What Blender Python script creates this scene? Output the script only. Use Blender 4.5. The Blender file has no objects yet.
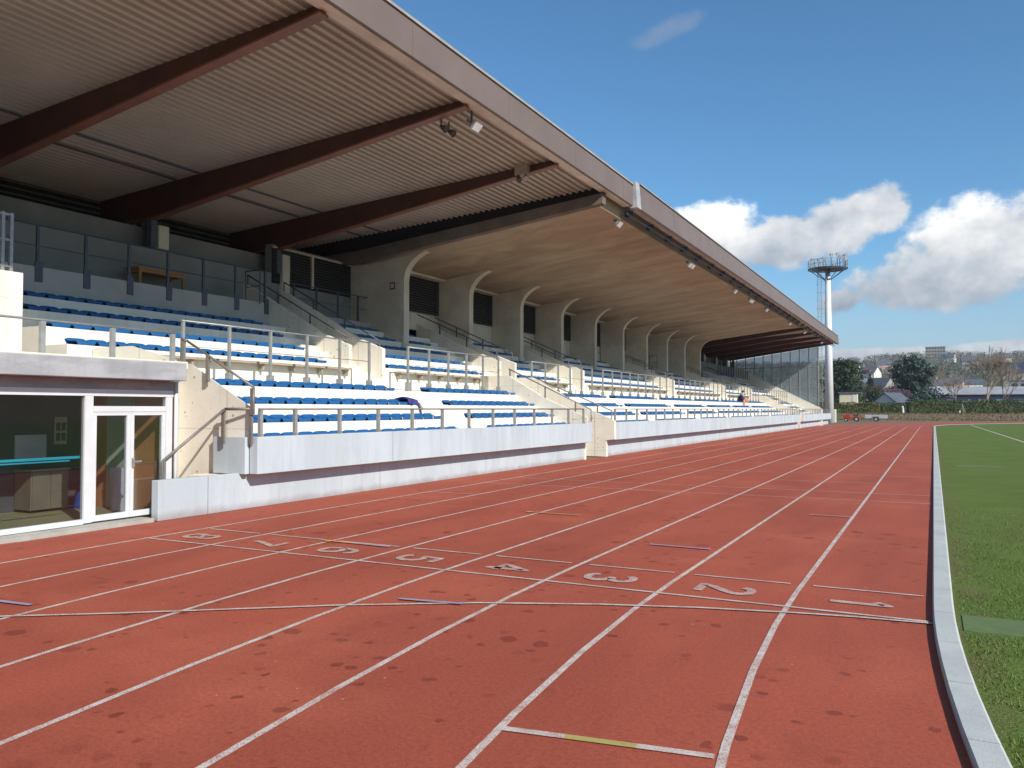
import bpy, bmesh, math, random
from mathutils import Vector, Matrix
rad = math.radians
sc = bpy.context.scene
COL = sc.collection
random.seed(7)

# ------------------------------------------------------------------ node helpers
class NT:
    def __init__(s, tree):
        s.t = tree; s.n = tree.nodes; s.l = tree.links
    def new(s, typ, **kw):
        n = s.n.new(typ)
        for k, v in kw.items(): setattr(n, k, v)
        return n
    def put(s, sock, v):
        if isinstance(v, bpy.types.NodeSocket): s.l.new(v, sock)
        else: sock.default_value = v
    def m(s, op, a, b=0.0, c=None, clamp=False):
        n = s.new('ShaderNodeMath', operation=op, use_clamp=clamp)
        s.put(n.inputs[0], a); s.put(n.inputs[1], b)
        if c is not None: s.put(n.inputs[2], c)
        return n.outputs[0]
    def ss(s, v, lo, hi):
        n = s.new('ShaderNodeMapRange', interpolation_type='SMOOTHSTEP')
        s.put(n.inputs['Value'], v); n.inputs['From Min'].default_value = lo; n.inputs['From Max'].default_value = hi
        return n.outputs[0]
    def mix(s, f, a, b, blend='MIX'):
        n = s.new('ShaderNodeMix', data_type='RGBA', blend_type=blend)
        s.put(n.inputs[0], f)
        for i, v in ((6, a), (7, b)):
            if isinstance(v, (tuple, list)) and len(v) == 3: v = (*v, 1)
            s.put(n.inputs[i], v)
        return n.outputs[2]
    def noise(s, vec, scale, detail=4, rough=.55, dist=0.0):
        n = s.new('ShaderNodeTexNoise')
        s.l.new(vec, n.inputs['Vector'])
        n.inputs['Scale'].default_value = scale; n.inputs['Detail'].default_value = detail
        n.inputs['Roughness'].default_value = rough; n.inputs['Distortion'].default_value = dist
        return n.outputs['Fac']
    def vor(s, vec, scale, out='Distance', feature='F1'):
        n = s.new('ShaderNodeTexVoronoi', feature=feature)
        s.l.new(vec, n.inputs['Vector']); n.inputs['Scale'].default_value = scale
        return n
    def map(s, vec, scale=(1, 1, 1), loc=(0, 0, 0)):
        n = s.new('ShaderNodeMapping'); s.l.new(vec, n.inputs['Vector'])
        n.inputs['Scale'].default_value = scale; n.inputs['Location'].default_value = loc
        return n.outputs[0]
    def xyz(s, vec):
        n = s.new('ShaderNodeSeparateXYZ'); s.l.new(vec, n.inputs[0]); return n.outputs
    def coord(s):
        return s.new('ShaderNodeTexCoord').outputs['Object']

def base(name):
    m = bpy.data.materials.new(name); m.use_nodes = True
    t = NT(m.node_tree); b = t.n['Principled BSDF']
    return m, t, b

def M(name, c1, c2=None, scale=3., rough=.8, bump=0., bscale=60., metallic=0., stretch=(1, 1, 1), lo=.35, hi=.65, spec=.4, fine=0.):
    m, t, b = base(name)
    b.inputs['Roughness'].default_value = rough; b.inputs['Metallic'].default_value = metallic
    b.inputs['Specular IOR Level'].default_value = spec
    co = t.coord()
    if c2 is None: c2 = tuple(v * .82 for v in c1)
    f = t.ss(t.noise(t.map(co, stretch), scale, 6, .6), lo, hi)
    col = t.mix(f, c1, c2)
    if fine:
        g = t.noise(co, bscale, 2)
        col = t.mix(fine, col, t.mix(g, (0, 0, 0), (1, 1, 1)), 'OVERLAY')
    t.l.new(col, b.inputs['Base Color'])
    if bump:
        bn = t.new('ShaderNodeBump'); bn.inputs['Strength'].default_value = bump; bn.inputs['Distance'].default_value = .02
        t.l.new(t.noise(co, bscale, 4), bn.inputs['Height']); t.l.new(bn.outputs[0], b.inputs['Normal'])
    return m

def glass_mat(name, tint, refl=1.5, rough=0.0, body=0.0, bodycol=(.2, .3, .3)):
    m, t, b = base(name)
    t.n.remove(b); out = t.n['Material Output']
    tr = t.new('ShaderNodeBsdfTransparent'); tr.inputs[0].default_value = (*tint, 1)
    gl = t.new('ShaderNodeBsdfGlossy'); gl.inputs['Roughness'].default_value = rough
    fr = t.new('ShaderNodeFresnel'); fr.inputs[0].default_value = refl
    co = t.coord(); bn = t.new('ShaderNodeBump'); bn.inputs['Strength'].default_value = .02
    t.l.new(t.noise(co, 1.2, 2), bn.inputs['Height']); t.l.new(bn.outputs[0], gl.inputs['Normal'])
    mx = t.new('ShaderNodeMixShader'); t.l.new(fr.outputs[0], mx.inputs[0]); t.l.new(tr.outputs[0], mx.inputs[1]); t.l.new(gl.outputs[0], mx.inputs[2])
    last = mx
    if body:
        df = t.new('ShaderNodeBsdfDiffuse'); df.inputs[0].default_value = (*bodycol, 1)
        m2 = t.new('ShaderNodeMixShader'); m2.inputs[0].default_value = body
        t.l.new(mx.outputs[0], m2.inputs[1]); t.l.new(df.outputs[0], m2.inputs[2]); last = m2
    t.l.new(last.outputs[0], out.inputs[0])
    return m

# ------------------------------------------------------------------ materials
MT = {}
MT['cream'] = M('cream_concrete', (.74, .705, .62), (.67, .63, .54), .9, .85, .25, 35, fine=.10)
MT['terrace'] = M('white_terrace', (.80, .77, .68), (.73, .69, .60), 1.1, .85, .25, 40, fine=.08)
MT['pale'] = M('pale_blue_grey_paint', (.46, .515, .545), (.40, .45, .48), 1.3, .75, .15, 40, stretch=(1, 1, .35), fine=.08)
MT['terrace_grey'] = M('grey_painted_wall', (.42, .41, .385), (.36, .355, .33), 1.0, .85, .1, 30)
MT['grey_wall'] = M('dull_grey_wall', (.25, .255, .25), (.205, .21, .205), .8, .85, .1, 30)
MT['slab'] = M('grey_concrete_edge', (.37, .375, .385), (.28, .285, .30), 2.5, .85, .3, 40, stretch=(1, .5, 2.), fine=.1)
MT['pier'] = M('stained_concrete', (.66, .61, .49), (.54, .49, .38), .8, .9, .3, 25, fine=.1)
MT['beam'] = M('red_brown_steel', (.085, .034, .024), (.062, .026, .019), 1.5, .5, .03, 60)
MT['flange'] = M('red_brown_bounce_lit', (.20, .080, .048), (.16, .062, .038), 1.5, .45, .03, 60)  # lighter copy of the beam red, ground bounce light put into the colour
MT['deck'] = M('beige_roof_sheet', (.45, .43, .385), (.39, .37, .33), .35, .45, 0)
MT['louvre_light'] = M('grey_louvre', (.34, .34, .32), (.28, .28, .265), 2, .6)
MT['fascia'] = M('brown_metal_fascia', (.175, .133, .115), (.155, .117, .102), .7, .5, .02, 30)
MT['fascia_cap'] = M('light_metal_cap', (.36, .34, .315), None, 2, .4)
MT['edge'] = M('stained_dark_edge', (.17, .14, .11), (.12, .10, .08), 1.2, .85)
MT['gutter'] = M('beige_gutter', (.68, .63, .53), None, 1.5, .5)
MT['white_fr'] = M('white_aluminium', (.60, .61, .62), (.56, .57, .58), 3, .35)
MT['steel'] = M('galvanised_steel', (.36, .36, .345), (.29, .29, .28), 6, .45, .05, 90, metallic=.35)
MT['steel_dark'] = M('dark_painted_steel', (.085, .10, .125), (.07, .08, .10), 6, .5)
MT['rail_grey'] = M('weathered_handrail', (.22, .20, .18), (.17, .155, .14), 5, .5, .04, 80, metallic=.2)
MT['louvre'] = M('dark_louvre', (.095, .095, .088), (.07, .07, .065), 2, .6)
MT['dark'] = M('dark_void', (.022, .022, .022), None, 2, .9)
MT['seat'] = M('blue_plastic', (.012, .095, .27), (.017, .112, .30), 1.0, .45, .03, 120, spec=.4)
MT['wood'] = M('orange_wood', (.40, .185, .06), (.33, .15, .045), 3, .5, .05, 60, stretch=(1, 6, 1))
MT['plank'] = M('weathered_plank', (.38, .32, .25), (.30, .25, .19), 3, .75, .1, 60, stretch=(6, 1, 6))
MT['orange_wall'] = M('orange_panel', (.62, .28, .125), (.55, .24, .10), 1.2, .6)
MT['palegreen'] = M('pale_green_door', (.55, .60, .50), (.50, .55, .46), 1.2, .5)
MT['roomfloor'] = M('olive_lino', (.42, .40, .22), (.36, .34, .18), 1.0, .55)
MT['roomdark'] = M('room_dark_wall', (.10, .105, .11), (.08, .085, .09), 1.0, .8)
MT['board'] = M('whiteboard', (.55, .60, .70), None, 2, .3)
MT['cabinet'] = M('beige_cabinet', (.22, .20, .145), (.18, .165, .12), 2, .5)
MT['poster'] = None
MT['poster_paper'] = M('poster_paper', (.55, .52, .40), None, 7, .6)
MT['cone'] = M('blue_cone', (.02, .09, .40), None, 2, .4)
MT['turq'] = M('turquoise_film', (.01, .19, .25), (.01, .17, .22), 2, .5)
MT['bluedoor'] = M('blue_gate', (.015, .07, .30), None, 2, .4)
MT['mast'] = M('mast_white', (.72, .73, .74), (.64, .66, .68), .5, .45, metallic=.1)
MT['lamp'] = M('lamp_housing', (.45, .45, .44), (.38, .38, .37), 6, .4, metallic=.2)
MT['lens'] = M('lamp_glass', (.80, .82, .84), None, 2, .12)
MT['red'] = M('red_machine', (.42, .035, .02), (.34, .03, .02), 3, .4)
MT['rubber'] = M('tyre_rubber', (.02, .02, .02), None, 5, .8)
MT['silver'] = M('silver_sheet', (.60, .62, .65), (.5, .52, .55), 3, .35, metallic=.4)
MT['cloth'] = M('dark_navy_cloth', (.02, .022, .05), (.03, .03, .07), 4, .9)
MT['purple'] = M('purple_blue_cloth', (.045, .04, .20), (.03, .03, .14), 9, .8)
MT['skin'] = M('skin', (.55, .32, .23), None, 4, .6)
MT['hair'] = M('hair', (.03, .02, .015), None, 9, .7)
MT['orange'] = M('orange_fabric', (.75, .20, .10), None, 4, .8)
MT['bark'] = M('bark', (.13, .10, .075), (.085, .065, .05), 3, .95, .4, 12)
MT['bark_pale'] = M('pale_bark', (.28, .22, .155), (.20, .155, .11), 1, .95)
MT['conifer'] = M('blue_green_needles', (.030, .058, .040), (.06, .10, .085), .5, .8)
MT['pine'] = M('dark_green_needles', (.018, .045, .018), (.045, .085, .03), .5, .8)
MT['plum'] = M('purple_leaves', (.12, .04, .09), (.20, .10, .14), .9, .8)
MT['hedge'] = M('hedge_leaves', (.035, .062, .018), (.065, .09, .026), .45, .85)
MT['hedge2'] = M('autumn_hedge_leaves', (.10, .085, .025), (.06, .085, .02), .5, .85)
MT['woodland'] = M('bare_woodland', (.135, .120, .100), (.095, .092, .070), .02, .95)
MT['woodgreen'] = M('evergreen_woodland', (.06, .08, .045), (.08, .095, .06), .03, .95)
MT['render_w'] = M('white_render', (.66, .63, .58), (.58, .55, .5), .5, .85)
MT['render_p'] = M('pink_render', (.52, .36, .28), (.45, .32, .25), .5, .85)
MT['render_c'] = M('cream_render', (.62, .56, .40), (.55, .5, .36), .5, .85)
MT['stone'] = M('grey_stone', (.30, .28, .26), (.24, .22, .2), .8, .9)
MT['slate'] = M('slate_roof', (.10, .11, .135), (.075, .085, .105), 1.2, .6)
MT['roofgrey'] = M('grey_sheet_roof', (.36, .36, .37), (.28, .28, .29), .4, .6)
MT['roofblue'] = M('dark_blue_roof', (.025, .035, .075), None, .4, .5)
MT['brickred'] = M('red_roof_trim', (.26, .075, .06), None, .6, .8)
MT['winglass'] = M('window_dark', (.03, .035, .045), None, 2, .15)
MT['panelgrey'] = M('grey_cladding', (.27, .29, .32), (.2, .22, .25), .4, .6)
MT['kerb'] = M('kerb_concrete', (.48, .505, .48), (.42, .44, .42), 1.2, .7, .15, 60, fine=.08)
MT['step'] = M('grey_doorstep', (.40, .38, .34), (.32, .30, .27), 2, .9, .2, 50)
MT['mat'] = M('green_mat', (.12, .175, .065), (.10, .15, .055), 5, .9, .4, 150)
MT['glass'] = glass_mat('window_glass', (.90, .93, .94), 1.52)
MT['screen'] = glass_mat('screen_glass', (.80, .87, .90), 2.0, .02, .26, (.40, .49, .55))
MT['bladegrass'] = M('grass_blades', (.085, .138, .022), (.125, .165, .038), 1.3, .7)

def chip_spots(m, zone_lo=.47):
    t = NT(m.node_tree); b = t.n['Principled BSDF']; co = t.coord()
    sxyz = t.xyz(co)
    src = b.inputs['Base Color'].links[0].from_socket
    v = t.vor(t.map(co, (1, .6, 1)), 9.); r = t.xyz(v.outputs['Color'])
    k = t.m('MULTIPLY', t.ss(t.m('SUBTRACT', t.m('MULTIPLY', r[0], .30), v.outputs['Distance']), .0, .05), t.ss(t.noise(co, 1.1, 3), zone_lo, zone_lo + .08))
    col = t.mix(t.m('MULTIPLY', k, .75), src, (.22, .18, .13))
    drip = t.ss(t.noise(t.map(co, (2.2, 2.2, .18)), 2.0, 5), .54, .75)
    col = t.mix(t.m('MULTIPLY', drip, .22), col, (.34, .30, .24))
    for axis, per, off in ((2, 1.22, .05), (0, 2.4, .3)):
        f = t.m('LESS_THAN', t.m('FRACT', t.m('DIVIDE', t.m('ADD', sxyz[axis], off + 40), per)), .012)
        col = t.mix(t.m('MULTIPLY', f, .45), col, (.30, .26, .20))
    t.l.new(col, b.inputs['Base Color'])
chip_spots(MT['cream'])
def weather(m, amt, joint=None, jw=.006, grime=True, spec_jitter=.0):
    t = NT(m.node_tree); b = t.n['Principled BSDF']; co = t.coord(); s = t.xyz(co)
    col = b.inputs['Base Color'].links[0].from_socket
    drip = t.ss(t.noise(t.map(co, (3.1, 3.1, .22)), 2.4, 6, .65), .50, .72)
    col = t.mix(t.m('MULTIPLY', drip, amt), col, (.20, .20, .20))
    blot = t.ss(t.noise(co, 1.7, 6, .7), .55, .75)
    col = t.mix(t.m('MULTIPLY', blot, amt * .8), col, (.27, .26, .24))
    if grime:
        g = t.ss(t.m('ADD', s[2], t.m('MULTIPLY', t.noise(co, 3.0, 4), -.22)), .06, -.12)
        col = t.mix(t.m('MULTIPLY', g, .55), col, (.22, .15, .12))
    if joint:
        f = t.m('LESS_THAN', t.m('FRACT', t.m('DIVIDE', s[1], joint)), jw / joint)
        col = t.mix(t.m('MULTIPLY', f, .7), col, (.10, .10, .10))
    t.l.new(col, b.inputs['Base Color'])
weather(MT['pale'], .16, 4.87, .015)
weather(MT['kerb'], .22, 1.0, .007, False)
weather(MT['terrace'], .12, None, 0, False)
weather(MT['slab'], .26, None, 0, False)
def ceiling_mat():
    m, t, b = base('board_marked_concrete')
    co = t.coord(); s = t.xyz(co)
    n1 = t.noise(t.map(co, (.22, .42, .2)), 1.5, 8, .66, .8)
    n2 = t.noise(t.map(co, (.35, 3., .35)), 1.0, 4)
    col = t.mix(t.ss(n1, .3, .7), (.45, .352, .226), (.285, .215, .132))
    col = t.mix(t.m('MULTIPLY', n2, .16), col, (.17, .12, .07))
    # pale lime streak left at every rib line
    ph = t.m('PINGPONG', t.m('ADD', s[1], t.m('MULTIPLY', t.noise(co, .5, 3), .8)), 2.435)
    ph = t.m('SUBTRACT', s[1], 25.05)
    fr = t.m('ABSOLUTE', t.m('SUBTRACT', t.m('FRACT', t.m('ADD', t.m('DIVIDE', ph, 4.87), t.m('MULTIPLY', t.noise(co, .6, 3), .06))), .53))
    band = t.ss(t.m('SUBTRACT', .5, fr), .10, .0)
    col = t.mix(t.m('MULTIPLY', band, .38), col, (.44, .36, .25))
    jx = t.m('FRACT', t.m('DIVIDE', ph, 24.35))
    jn = t.m('LESS_THAN', t.m('ABSOLUTE', t.m('SUBTRACT', s[1], 47.3)), .05)
    col = t.mix(t.m('MULTIPLY', jn, .8), col, (.05, .04, .03))
    t.l.new(col, b.inputs['Base Color']); b.inputs['Roughness'].default_value = .9
    bn = t.new('ShaderNodeBump'); bn.inputs['Strength'].default_value = .3; bn.inputs['Distance'].default_value = .02
    t.l.new(n2, bn.inputs['Height']); t.l.new(bn.outputs[0], b.inputs['Normal'])
    return m
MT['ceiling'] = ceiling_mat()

def track_mat():
    m, t, b = base('red_rubber_track')
    co = t.coord()
    big = t.ss(t.noise(t.map(co, (.5, .16, 1)), 1.1, 5, .6, .5), .35, .68)
    col = t.mix(big, (.365, .079, .041), (.295, .061, .033))
    warm = t.ss(t.noise(t.map(co, (.35, .55, 1), (7, 3, 0)), 1.0, 4, .6), .5, .72)
    col = t.mix(t.m('MULTIPLY', warm, .55), col, (.42, .105, .055))
    fine = t.noise(co, 150, 3, .75)
    col = t.mix(.7, col, t.mix(t.ss(fine, .25, .75), (.22, .22, .22), (.78, .78, .78)), 'OVERLAY')
    mid = t.noise(co, 34, 3, .6)
    col = t.mix(.40, col, t.mix(t.ss(mid, .25, .75), (.3, .3, .3), (.7, .7, .7)), 'OVERLAY')
    sc2 = t.ss(t.noise(t.map(co, (9, .35, 1)), 1.0, 5, .65), .56, .78)
    col = t.mix(t.m('MULTIPLY', sc2, .22), col, (.30, .10, .07))
    pat = t.ss(t.noise(t.map(co, (.9, .5, 1), (11, 4, 0)), 1.0, 7, .7), .56, .70)
    col = t.mix(t.m('MULTIPLY', pat, .30), col, (.24, .050, .032))
    # damp spots
    wob = t.new('ShaderNodeVectorMath', operation='ADD')
    nz = t.new('ShaderNodeTexNoise'); t.l.new(co, nz.inputs['Vector']); nz.inputs['Scale'].default_value = 7; nz.inputs['Detail'].default_value = 6
    sc_ = t.new('ShaderNodeVectorMath', operation='SCALE'); t.l.new(nz.outputs['Color'], sc_.inputs[0]); sc_.inputs['Scale'].default_value = .11
    t.l.new(co, wob.inputs[0]); t.l.new(sc_.outputs[0], wob.inputs[1])
    flat = t.map(wob.outputs[0], (1, 1, 0))
    spots = None
    for scale, rmax, off, keep in ((1.9, .24, (0, 0, 0), .4), (3.6, .34, (4.3, 1.7, 0), .6), (7.5, .38, (1.3, 2.7, 0), .7)):
        v = t.vor(t.map(flat, (1, 1, 1), off), scale)
        rnd = t.xyz(v.outputs['Color'])
        r = t.m('MULTIPLY', t.m('SUBTRACT', rnd[0], 1 - keep), rmax / keep)
        k = t.m('MULTIPLY', t.ss(t.m('SUBTRACT', r, v.outputs['Distance']), -.004, .05), t.ss(rnd[1], .0, .9))
        spots = k if spots is None else t.m('MAXIMUM', spots, k)
    zone = t.ss(t.noise(t.map(co, (.5, .3, 1), (2.2, 5.1, 0)), 1.0, 2), .30, .52)
    spots = t.m('MULTIPLY', spots, t.m('MULTIPLY', zone, 1.0))
    col = t.mix(spots, col, t.mix(.66, col, (.160, .024, .012)))
    # pale grit
    g = t.vor(co, 5.5); gr = t.xyz(g.outputs['Color'])
    grit = t.m('MULTIPLY', t.m('LESS_THAN', g.outputs['Distance'], .045), t.m('GREATER_THAN', gr[0], .82))
    col = t.mix(t.m('MULTIPLY', grit, .7), col, (.6, .5, .42))
    t.l.new(col, b.inputs['Base Color'])
    t.put(b.inputs['Roughness'], t.m('SUBTRACT', .85, t.m('MULTIPLY', spots, .2)))
    b.inputs['Specular IOR Level'].default_value = .35
    bn = t.new('ShaderNodeBump'); bn.inputs['Strength'].default_value = .55; bn.inputs['Distance'].default_value = .004
    t.l.new(fine, bn.inputs['Height']); t.l.new(bn.outputs[0], b.inputs['Normal'])
    return m
MT['track'] = track_mat()

def paint_mat(name, colr, wear=.47, amt=.85):
    m, t, b = base(name)
    co = t.coord()
    n = t.noise(co, 130, 2, .8); n2 = t.noise(co, 6, 4)
    w = t.ss(t.m('ADD', n, t.m('MULTIPLY', t.m('SUBTRACT', n2, .5), .35)), wear - .05, wear + .06)
    col = t.mix(t.m('MULTIPLY', t.m('SUBTRACT', 1., w), amt), colr, (.30, .10, .07))
    t.l.new(col, b.inputs['Base Color']); b.inputs['Roughness'].default_value = .75
    return m
MT['paint'] = paint_mat('worn_white_paint', (.60, .55, .50))
MT['paint_n'] = paint_mat('worn_number_paint', (.58, .46, .41), .50, .9)
MT['paint_y'] = paint_mat('worn_yellow_paint', (.62, .38, .08))
MT['paint_b'] = paint_mat('worn_blue_paint', (.34, .34, .50))
MT['paint_o'] = paint_mat('worn_olive_paint', (.40, .34, .10), .40)

def grass_mat():
    m, t, b = base('sports_grass')
    co = t.coord(); s = t.xyz(co)
    a = t.ss(t.noise(co, .5, 6, .65), .35, .66)
    col = t.mix(a, (.090, .142, .019), (.120, .170, .032))
    f = t.noise(co, 38, 4, .7)
    col = t.mix(.6, col, t.mix(t.ss(f, .3, .7), (.22, .22, .22), (.74, .76, .70)), 'OVERLAY')
    bare = t.ss(t.noise(t.map(co, (1, .6, 1), (3, 1, 0)), 1.5, 5, .6), .60, .72)
    near = t.ss(t.m('ADD', s[1], t.m('MULTIPLY', s[0], -1.5)), 9., 3.)
    bare = t.m('MULTIPLY', bare, t.m('ADD', .25, t.m('MULTIPLY', near, .7)))
    col = t.mix(bare, col, (.10, .07, .04))
    ed = t.m('MULTIPLY', t.ss(s[0], .55, .18), t.ss(t.noise(t.map(co, (2, .8, 1)), 1.6, 4), .4, .6))
    col = t.mix(t.m('MULTIPLY', ed, .75), col, (.15, .125, .055))
    pb = t.ss(t.noise(t.map(co, (.35, .12, 1), (9, 2, 0)), 1.0, 6, .7), .42, .66)
    col = t.mix(t.m('MULTIPLY', pb, .38), col, (.125, .14, .04))
    dk = t.ss(t.noise(t.map(co, (.8, .4, 1), (1, 7, 0)), 1.0, 6, .7), .52, .7)
    col = t.mix(t.m('MULTIPLY', dk, .35), col, (.045, .085, .012))
    st = t.ss(t.m('SINE', t.m('MULTIPLY', s[1], .62)), -.3, .3)
    col = t.mix(t.m('MULTIPLY', st, .12), col, (.10, .155, .03))
    t.l.new(col, b.inputs['Base Color']); b.inputs['Roughness'].default_value = .85
    b.inputs['Specular IOR Level'].default_value = .2
    bn = t.new('ShaderNodeBump'); bn.inputs['Strength'].default_value = .8; bn.inputs['Distance'].default_value = .03
    t.l.new(f, bn.inputs['Height']); t.l.new(bn.outputs[0], b.inputs['Normal'])
    return m
MT['grass'] = grass_mat()

def terrain_mat():
    m, t, b = base('rough_ground')
    co = t.coord(); s = t.xyz(co)
    a = t.ss(t.noise(co, .12, 6, .65), .38, .62)
    near = t.mix(a, (.17, .11, .065), (.13, .125, .045))
    near = t.mix(t.ss(t.noise(t.map(co, (1, 1, 2)), 1.2, 5, .7), .45, .6), near, (.20, .125, .075))
    far = t.mix(t.ss(t.noise(co, .016, 6, .65), .38, .62), (.14, .12, .08), (.085, .105, .045))
    f = t.ss(s[1], 200., 300.)
    col = t.mix(f, near, far)
    t.l.new(col, b.inputs['Base Color']); b.inputs['Roughness'].default_value = .95
    bn = t.new('ShaderNodeBump'); bn.inputs['Strength'].default_value = .8; bn.inputs['Distance'].default_value = .15
    t.l.new(t.noise(co, 4, 5, .7), bn.inputs['Height']); t.l.new(bn.outputs[0], b.inputs['Normal'])
    return m
MT['terrain'] = terrain_mat()

# ------------------------------------------------------------------ mesh helpers
ORG = {}
class MB:
    def __init__(s): s.v = []; s.f = []; s.smooth = False
    def add(s, vs, fs):
        o = len(s.v); s.v += [tuple(p) for p in vs]; s.f += [tuple(i + o for i in f) for f in fs]; return s
    def box(s, x0, x1, y0, y1, z0, z1):
        x0, x1 = sorted((x0, x1)); y0, y1 = sorted((y0, y1)); z0, z1 = sorted((z0, z1))
        return s.add([(x0, y0, z0), (x1, y0, z0), (x1, y1, z0), (x0, y1, z0), (x0, y0, z1), (x1, y0, z1), (x1, y1, z1), (x0, y1, z1)],
                     [(3, 2, 1, 0), (4, 5, 6, 7), (0, 1, 5, 4), (1, 2, 6, 5), (2, 3, 7, 6), (3, 0, 4, 7)])
    def prism(s, poly, y0, y1):      # polygon in X,Z pushed along Y
        n = len(poly); vs = [(x, y0, z) for x, z in poly] + [(x, y1, z) for x, z in poly]
        return s.add(vs, [tuple(range(n)), tuple(range(2 * n - 1, n - 1, -1))] + [(i, i + n, (i + 1) % n + n, (i + 1) % n) for i in range(n)])
    def bar(s, p, q, w, h=None):     # rectangular bar, h = vertical-ish size
        p = Vector(p); q = Vector(q); d = (q - p).normalized(); h = w if h is None else h
        up = Vector((0, 0, 1)) if abs(d.z) < .95 else Vector((1, 0, 0))
        a = d.cross(up).normalized(); b = a.cross(d).normalized()
        vs = []
        for c in (p, q):
            for i, j in ((-1, -1), (1, -1), (1, 1), (-1, 1)): vs.append(c + a * (i * w / 2) + b * (j * h / 2))
        return s.add(vs, [(0, 1, 2, 3), (7, 6, 5, 4), (0, 4, 5, 1), (1, 5, 6, 2), (2, 6, 7, 3), (3, 7, 4, 0)])
    def tube(s, p, q, r0, r1=None, n=8, cap=True):
        p = Vector(p); q = Vector(q); d = (q - p)
        if d.length < 1e-6: return s
        d.normalize(); r1 = r0 if r1 is None else r1
        up = Vector((0, 0, 1)) if abs(d.z) < .95 else Vector((1, 0, 0))
        a = d.cross(up).normalized(); b = a.cross(d)
        vs = []
        for c, r in ((p, r0), (q, r1)):
            for i in range(n):
                t = 2 * math.pi * i / n; vs.append(c + a * (r * math.cos(t)) + b * (r * math.sin(t)))
        fs = [(i, (i + 1) % n, (i + 1) % n + n, i + n) for i in range(n)]
        if cap: fs += [tuple(range(n - 1, -1, -1)), tuple(range(n, 2 * n))]
        return s.add(vs, fs)
    def path(s, pts, r, n=8):
        for a, b in zip(pts, pts[1:]): s.tube(a, b, r, r, n)
        return s
    def quad(s, a, b, c, d): return s.add([a, b, c, d], [(0, 1, 2, 3)])

def build(name, mb, mat, parent=None, smooth=False, bevel=0.):
    o0 = ORG.get(parent.as_pointer(), Vector((0, 0, 0))) if parent else Vector((0, 0, 0))
    me = bpy.data.meshes.new(name)
    me.from_pydata([(v[0] - o0.x, v[1] - o0.y, v[2] - o0.z) for v in mb.v], [], mb.f)
    me.update()
    bm = bmesh.new(); bm.from_mesh(me); bmesh.ops.recalc_face_normals(bm, faces=bm.faces)
    bm.to_mesh(me); bm.free()
    if smooth:
        for p in me.polygons: p.use_smooth = True
    me.materials.append(mat)
    o = bpy.data.objects.new(name, me); COL.objects.link(o)
    if parent: o.parent = parent; ORG[o.as_pointer()] = o0
    if bevel:
        md = o.modifiers.new('bevel', 'BEVEL'); md.width = bevel; md.segments = 2; md.limit_method = 'ANGLE'
    return o
def tag(o, label, cat=None, group=None):
    o['label'] = label
    if cat: o['category'] = cat
    if group: o['group'] = group
    return o
def thing(name, loc, label, cat, group=None):
    o = bpy.data.objects.new(name, None); COL.objects.link(o); o.location = loc
    o.empty_display_size = .3
    ORG[o.as_pointer()] = Vector(loc)
    return tag(o, label, cat, group)
def struct(name, mb, mat, kind='structure', smooth=False):
    o = build(name, mb, mat, smooth=smooth); o['kind'] = kind; return o
def box(*a): return MB().box(*a)

# ------------------------------------------------------------------ track, kerb, field, ground
R0, CX, CYN, CYF = 36.5, 36.5, 8.4, 92.8
def lane(off, near_deg=75, far_deg=150, step=2.0):
    r = R0 + off; pts = []
    n = int(near_deg / step)
    for i in range(n, 0, -1):
        a = math.pi + rad(i * step); pts.append((CX + r * math.cos(a), CYN + r * math.sin(a)))
    for i in range(0, 22): pts.append((CX - r, CYN + (CYF - CYN) * i / 21))
    for i in range(1, int(far_deg / step) + 1):
        a = math.pi - rad(i * step); pts.append((CX + r * math.cos(a), CYF + r * math.sin(a)))
    return pts
def ribbon(mb, pin, pout, z):
    n = len(pin); o = len(mb.v)
    mb.v += [(x, y, z) for x, y in pin] + [(x, y, z) for x, y in pout]
    mb.f += [(o + i, o + i + 1, o + n + i + 1, o + n + i) for i in range(n - 1)]
tr = MB(); ribbon(tr, lane(-.1), lane(11.05), 0.0)
tr.v += [(-11.05, -14, 0), (-4, -14, 0), (-4, 3.0, 0), (-11.05, 8.4, 0)]
n4 = len(tr.v); tr.f.append((n4 - 4, n4 - 3, n4 - 2, n4 - 1))
# outer triangle between the straight edge and the bend is closed with a fan kept outside the ribbon
outer = [p for p in lane(11.05) if p[1] < 8.41]
tr.v = tr.v[:-4]; tr.f = tr.f[:-1]
o = len(tr.v); tr.v += [(x, y, 0) for x, y in outer] + [(-11.05, y, 0) for x, y in outer]
k = len(outer); tr.f += [(o + i, o + i + 1, o + k + i + 1, o + k + i) for i in range(k - 2)]
struct('running_track', tr, MT['track'])

lines = MB()
for i in range(1, 9): ribbon(lines, lane(1.22 * i - .025), lane(1.22 * i + .025), .004)
def stroke(mb, pts, w, z=.008):
    for (x0, y0), (x1, y1) in zip(pts, pts[1:]):
        d = Vector((x1 - x0, y1 - y0)).normalized(); nx, ny = -d.y * w / 2, d.x * w / 2
        mb.quad((x0 - nx, y0 - ny, z), (x1 - nx, y1 - ny, z), (x1 + nx, y1 + ny, z), (x0 + nx, y0 + ny, z))
xl = MB()
stroke(xl, [(-9.78, 7.76), (-.06, 7.76)], .045)
for i in range(8): stroke(xl, [(-1.22 * i - 1.11, 8.79), (-1.22 * i - .11, 8.79)], .04)
cur = [(0, 7.70), (-.6, 7.64), (-1.08, 7.55), (-1.9, 7.34), (-2.75, 7.04), (-3.76, 6.58), (-4.81, 5.94), (-5.6, 5.36), (-6.38, 4.79), (-7.2, 4.24), (-8.4, 3.30), (-9.8, 2.1)]
stroke(xl, cur, .045, .012)
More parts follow.
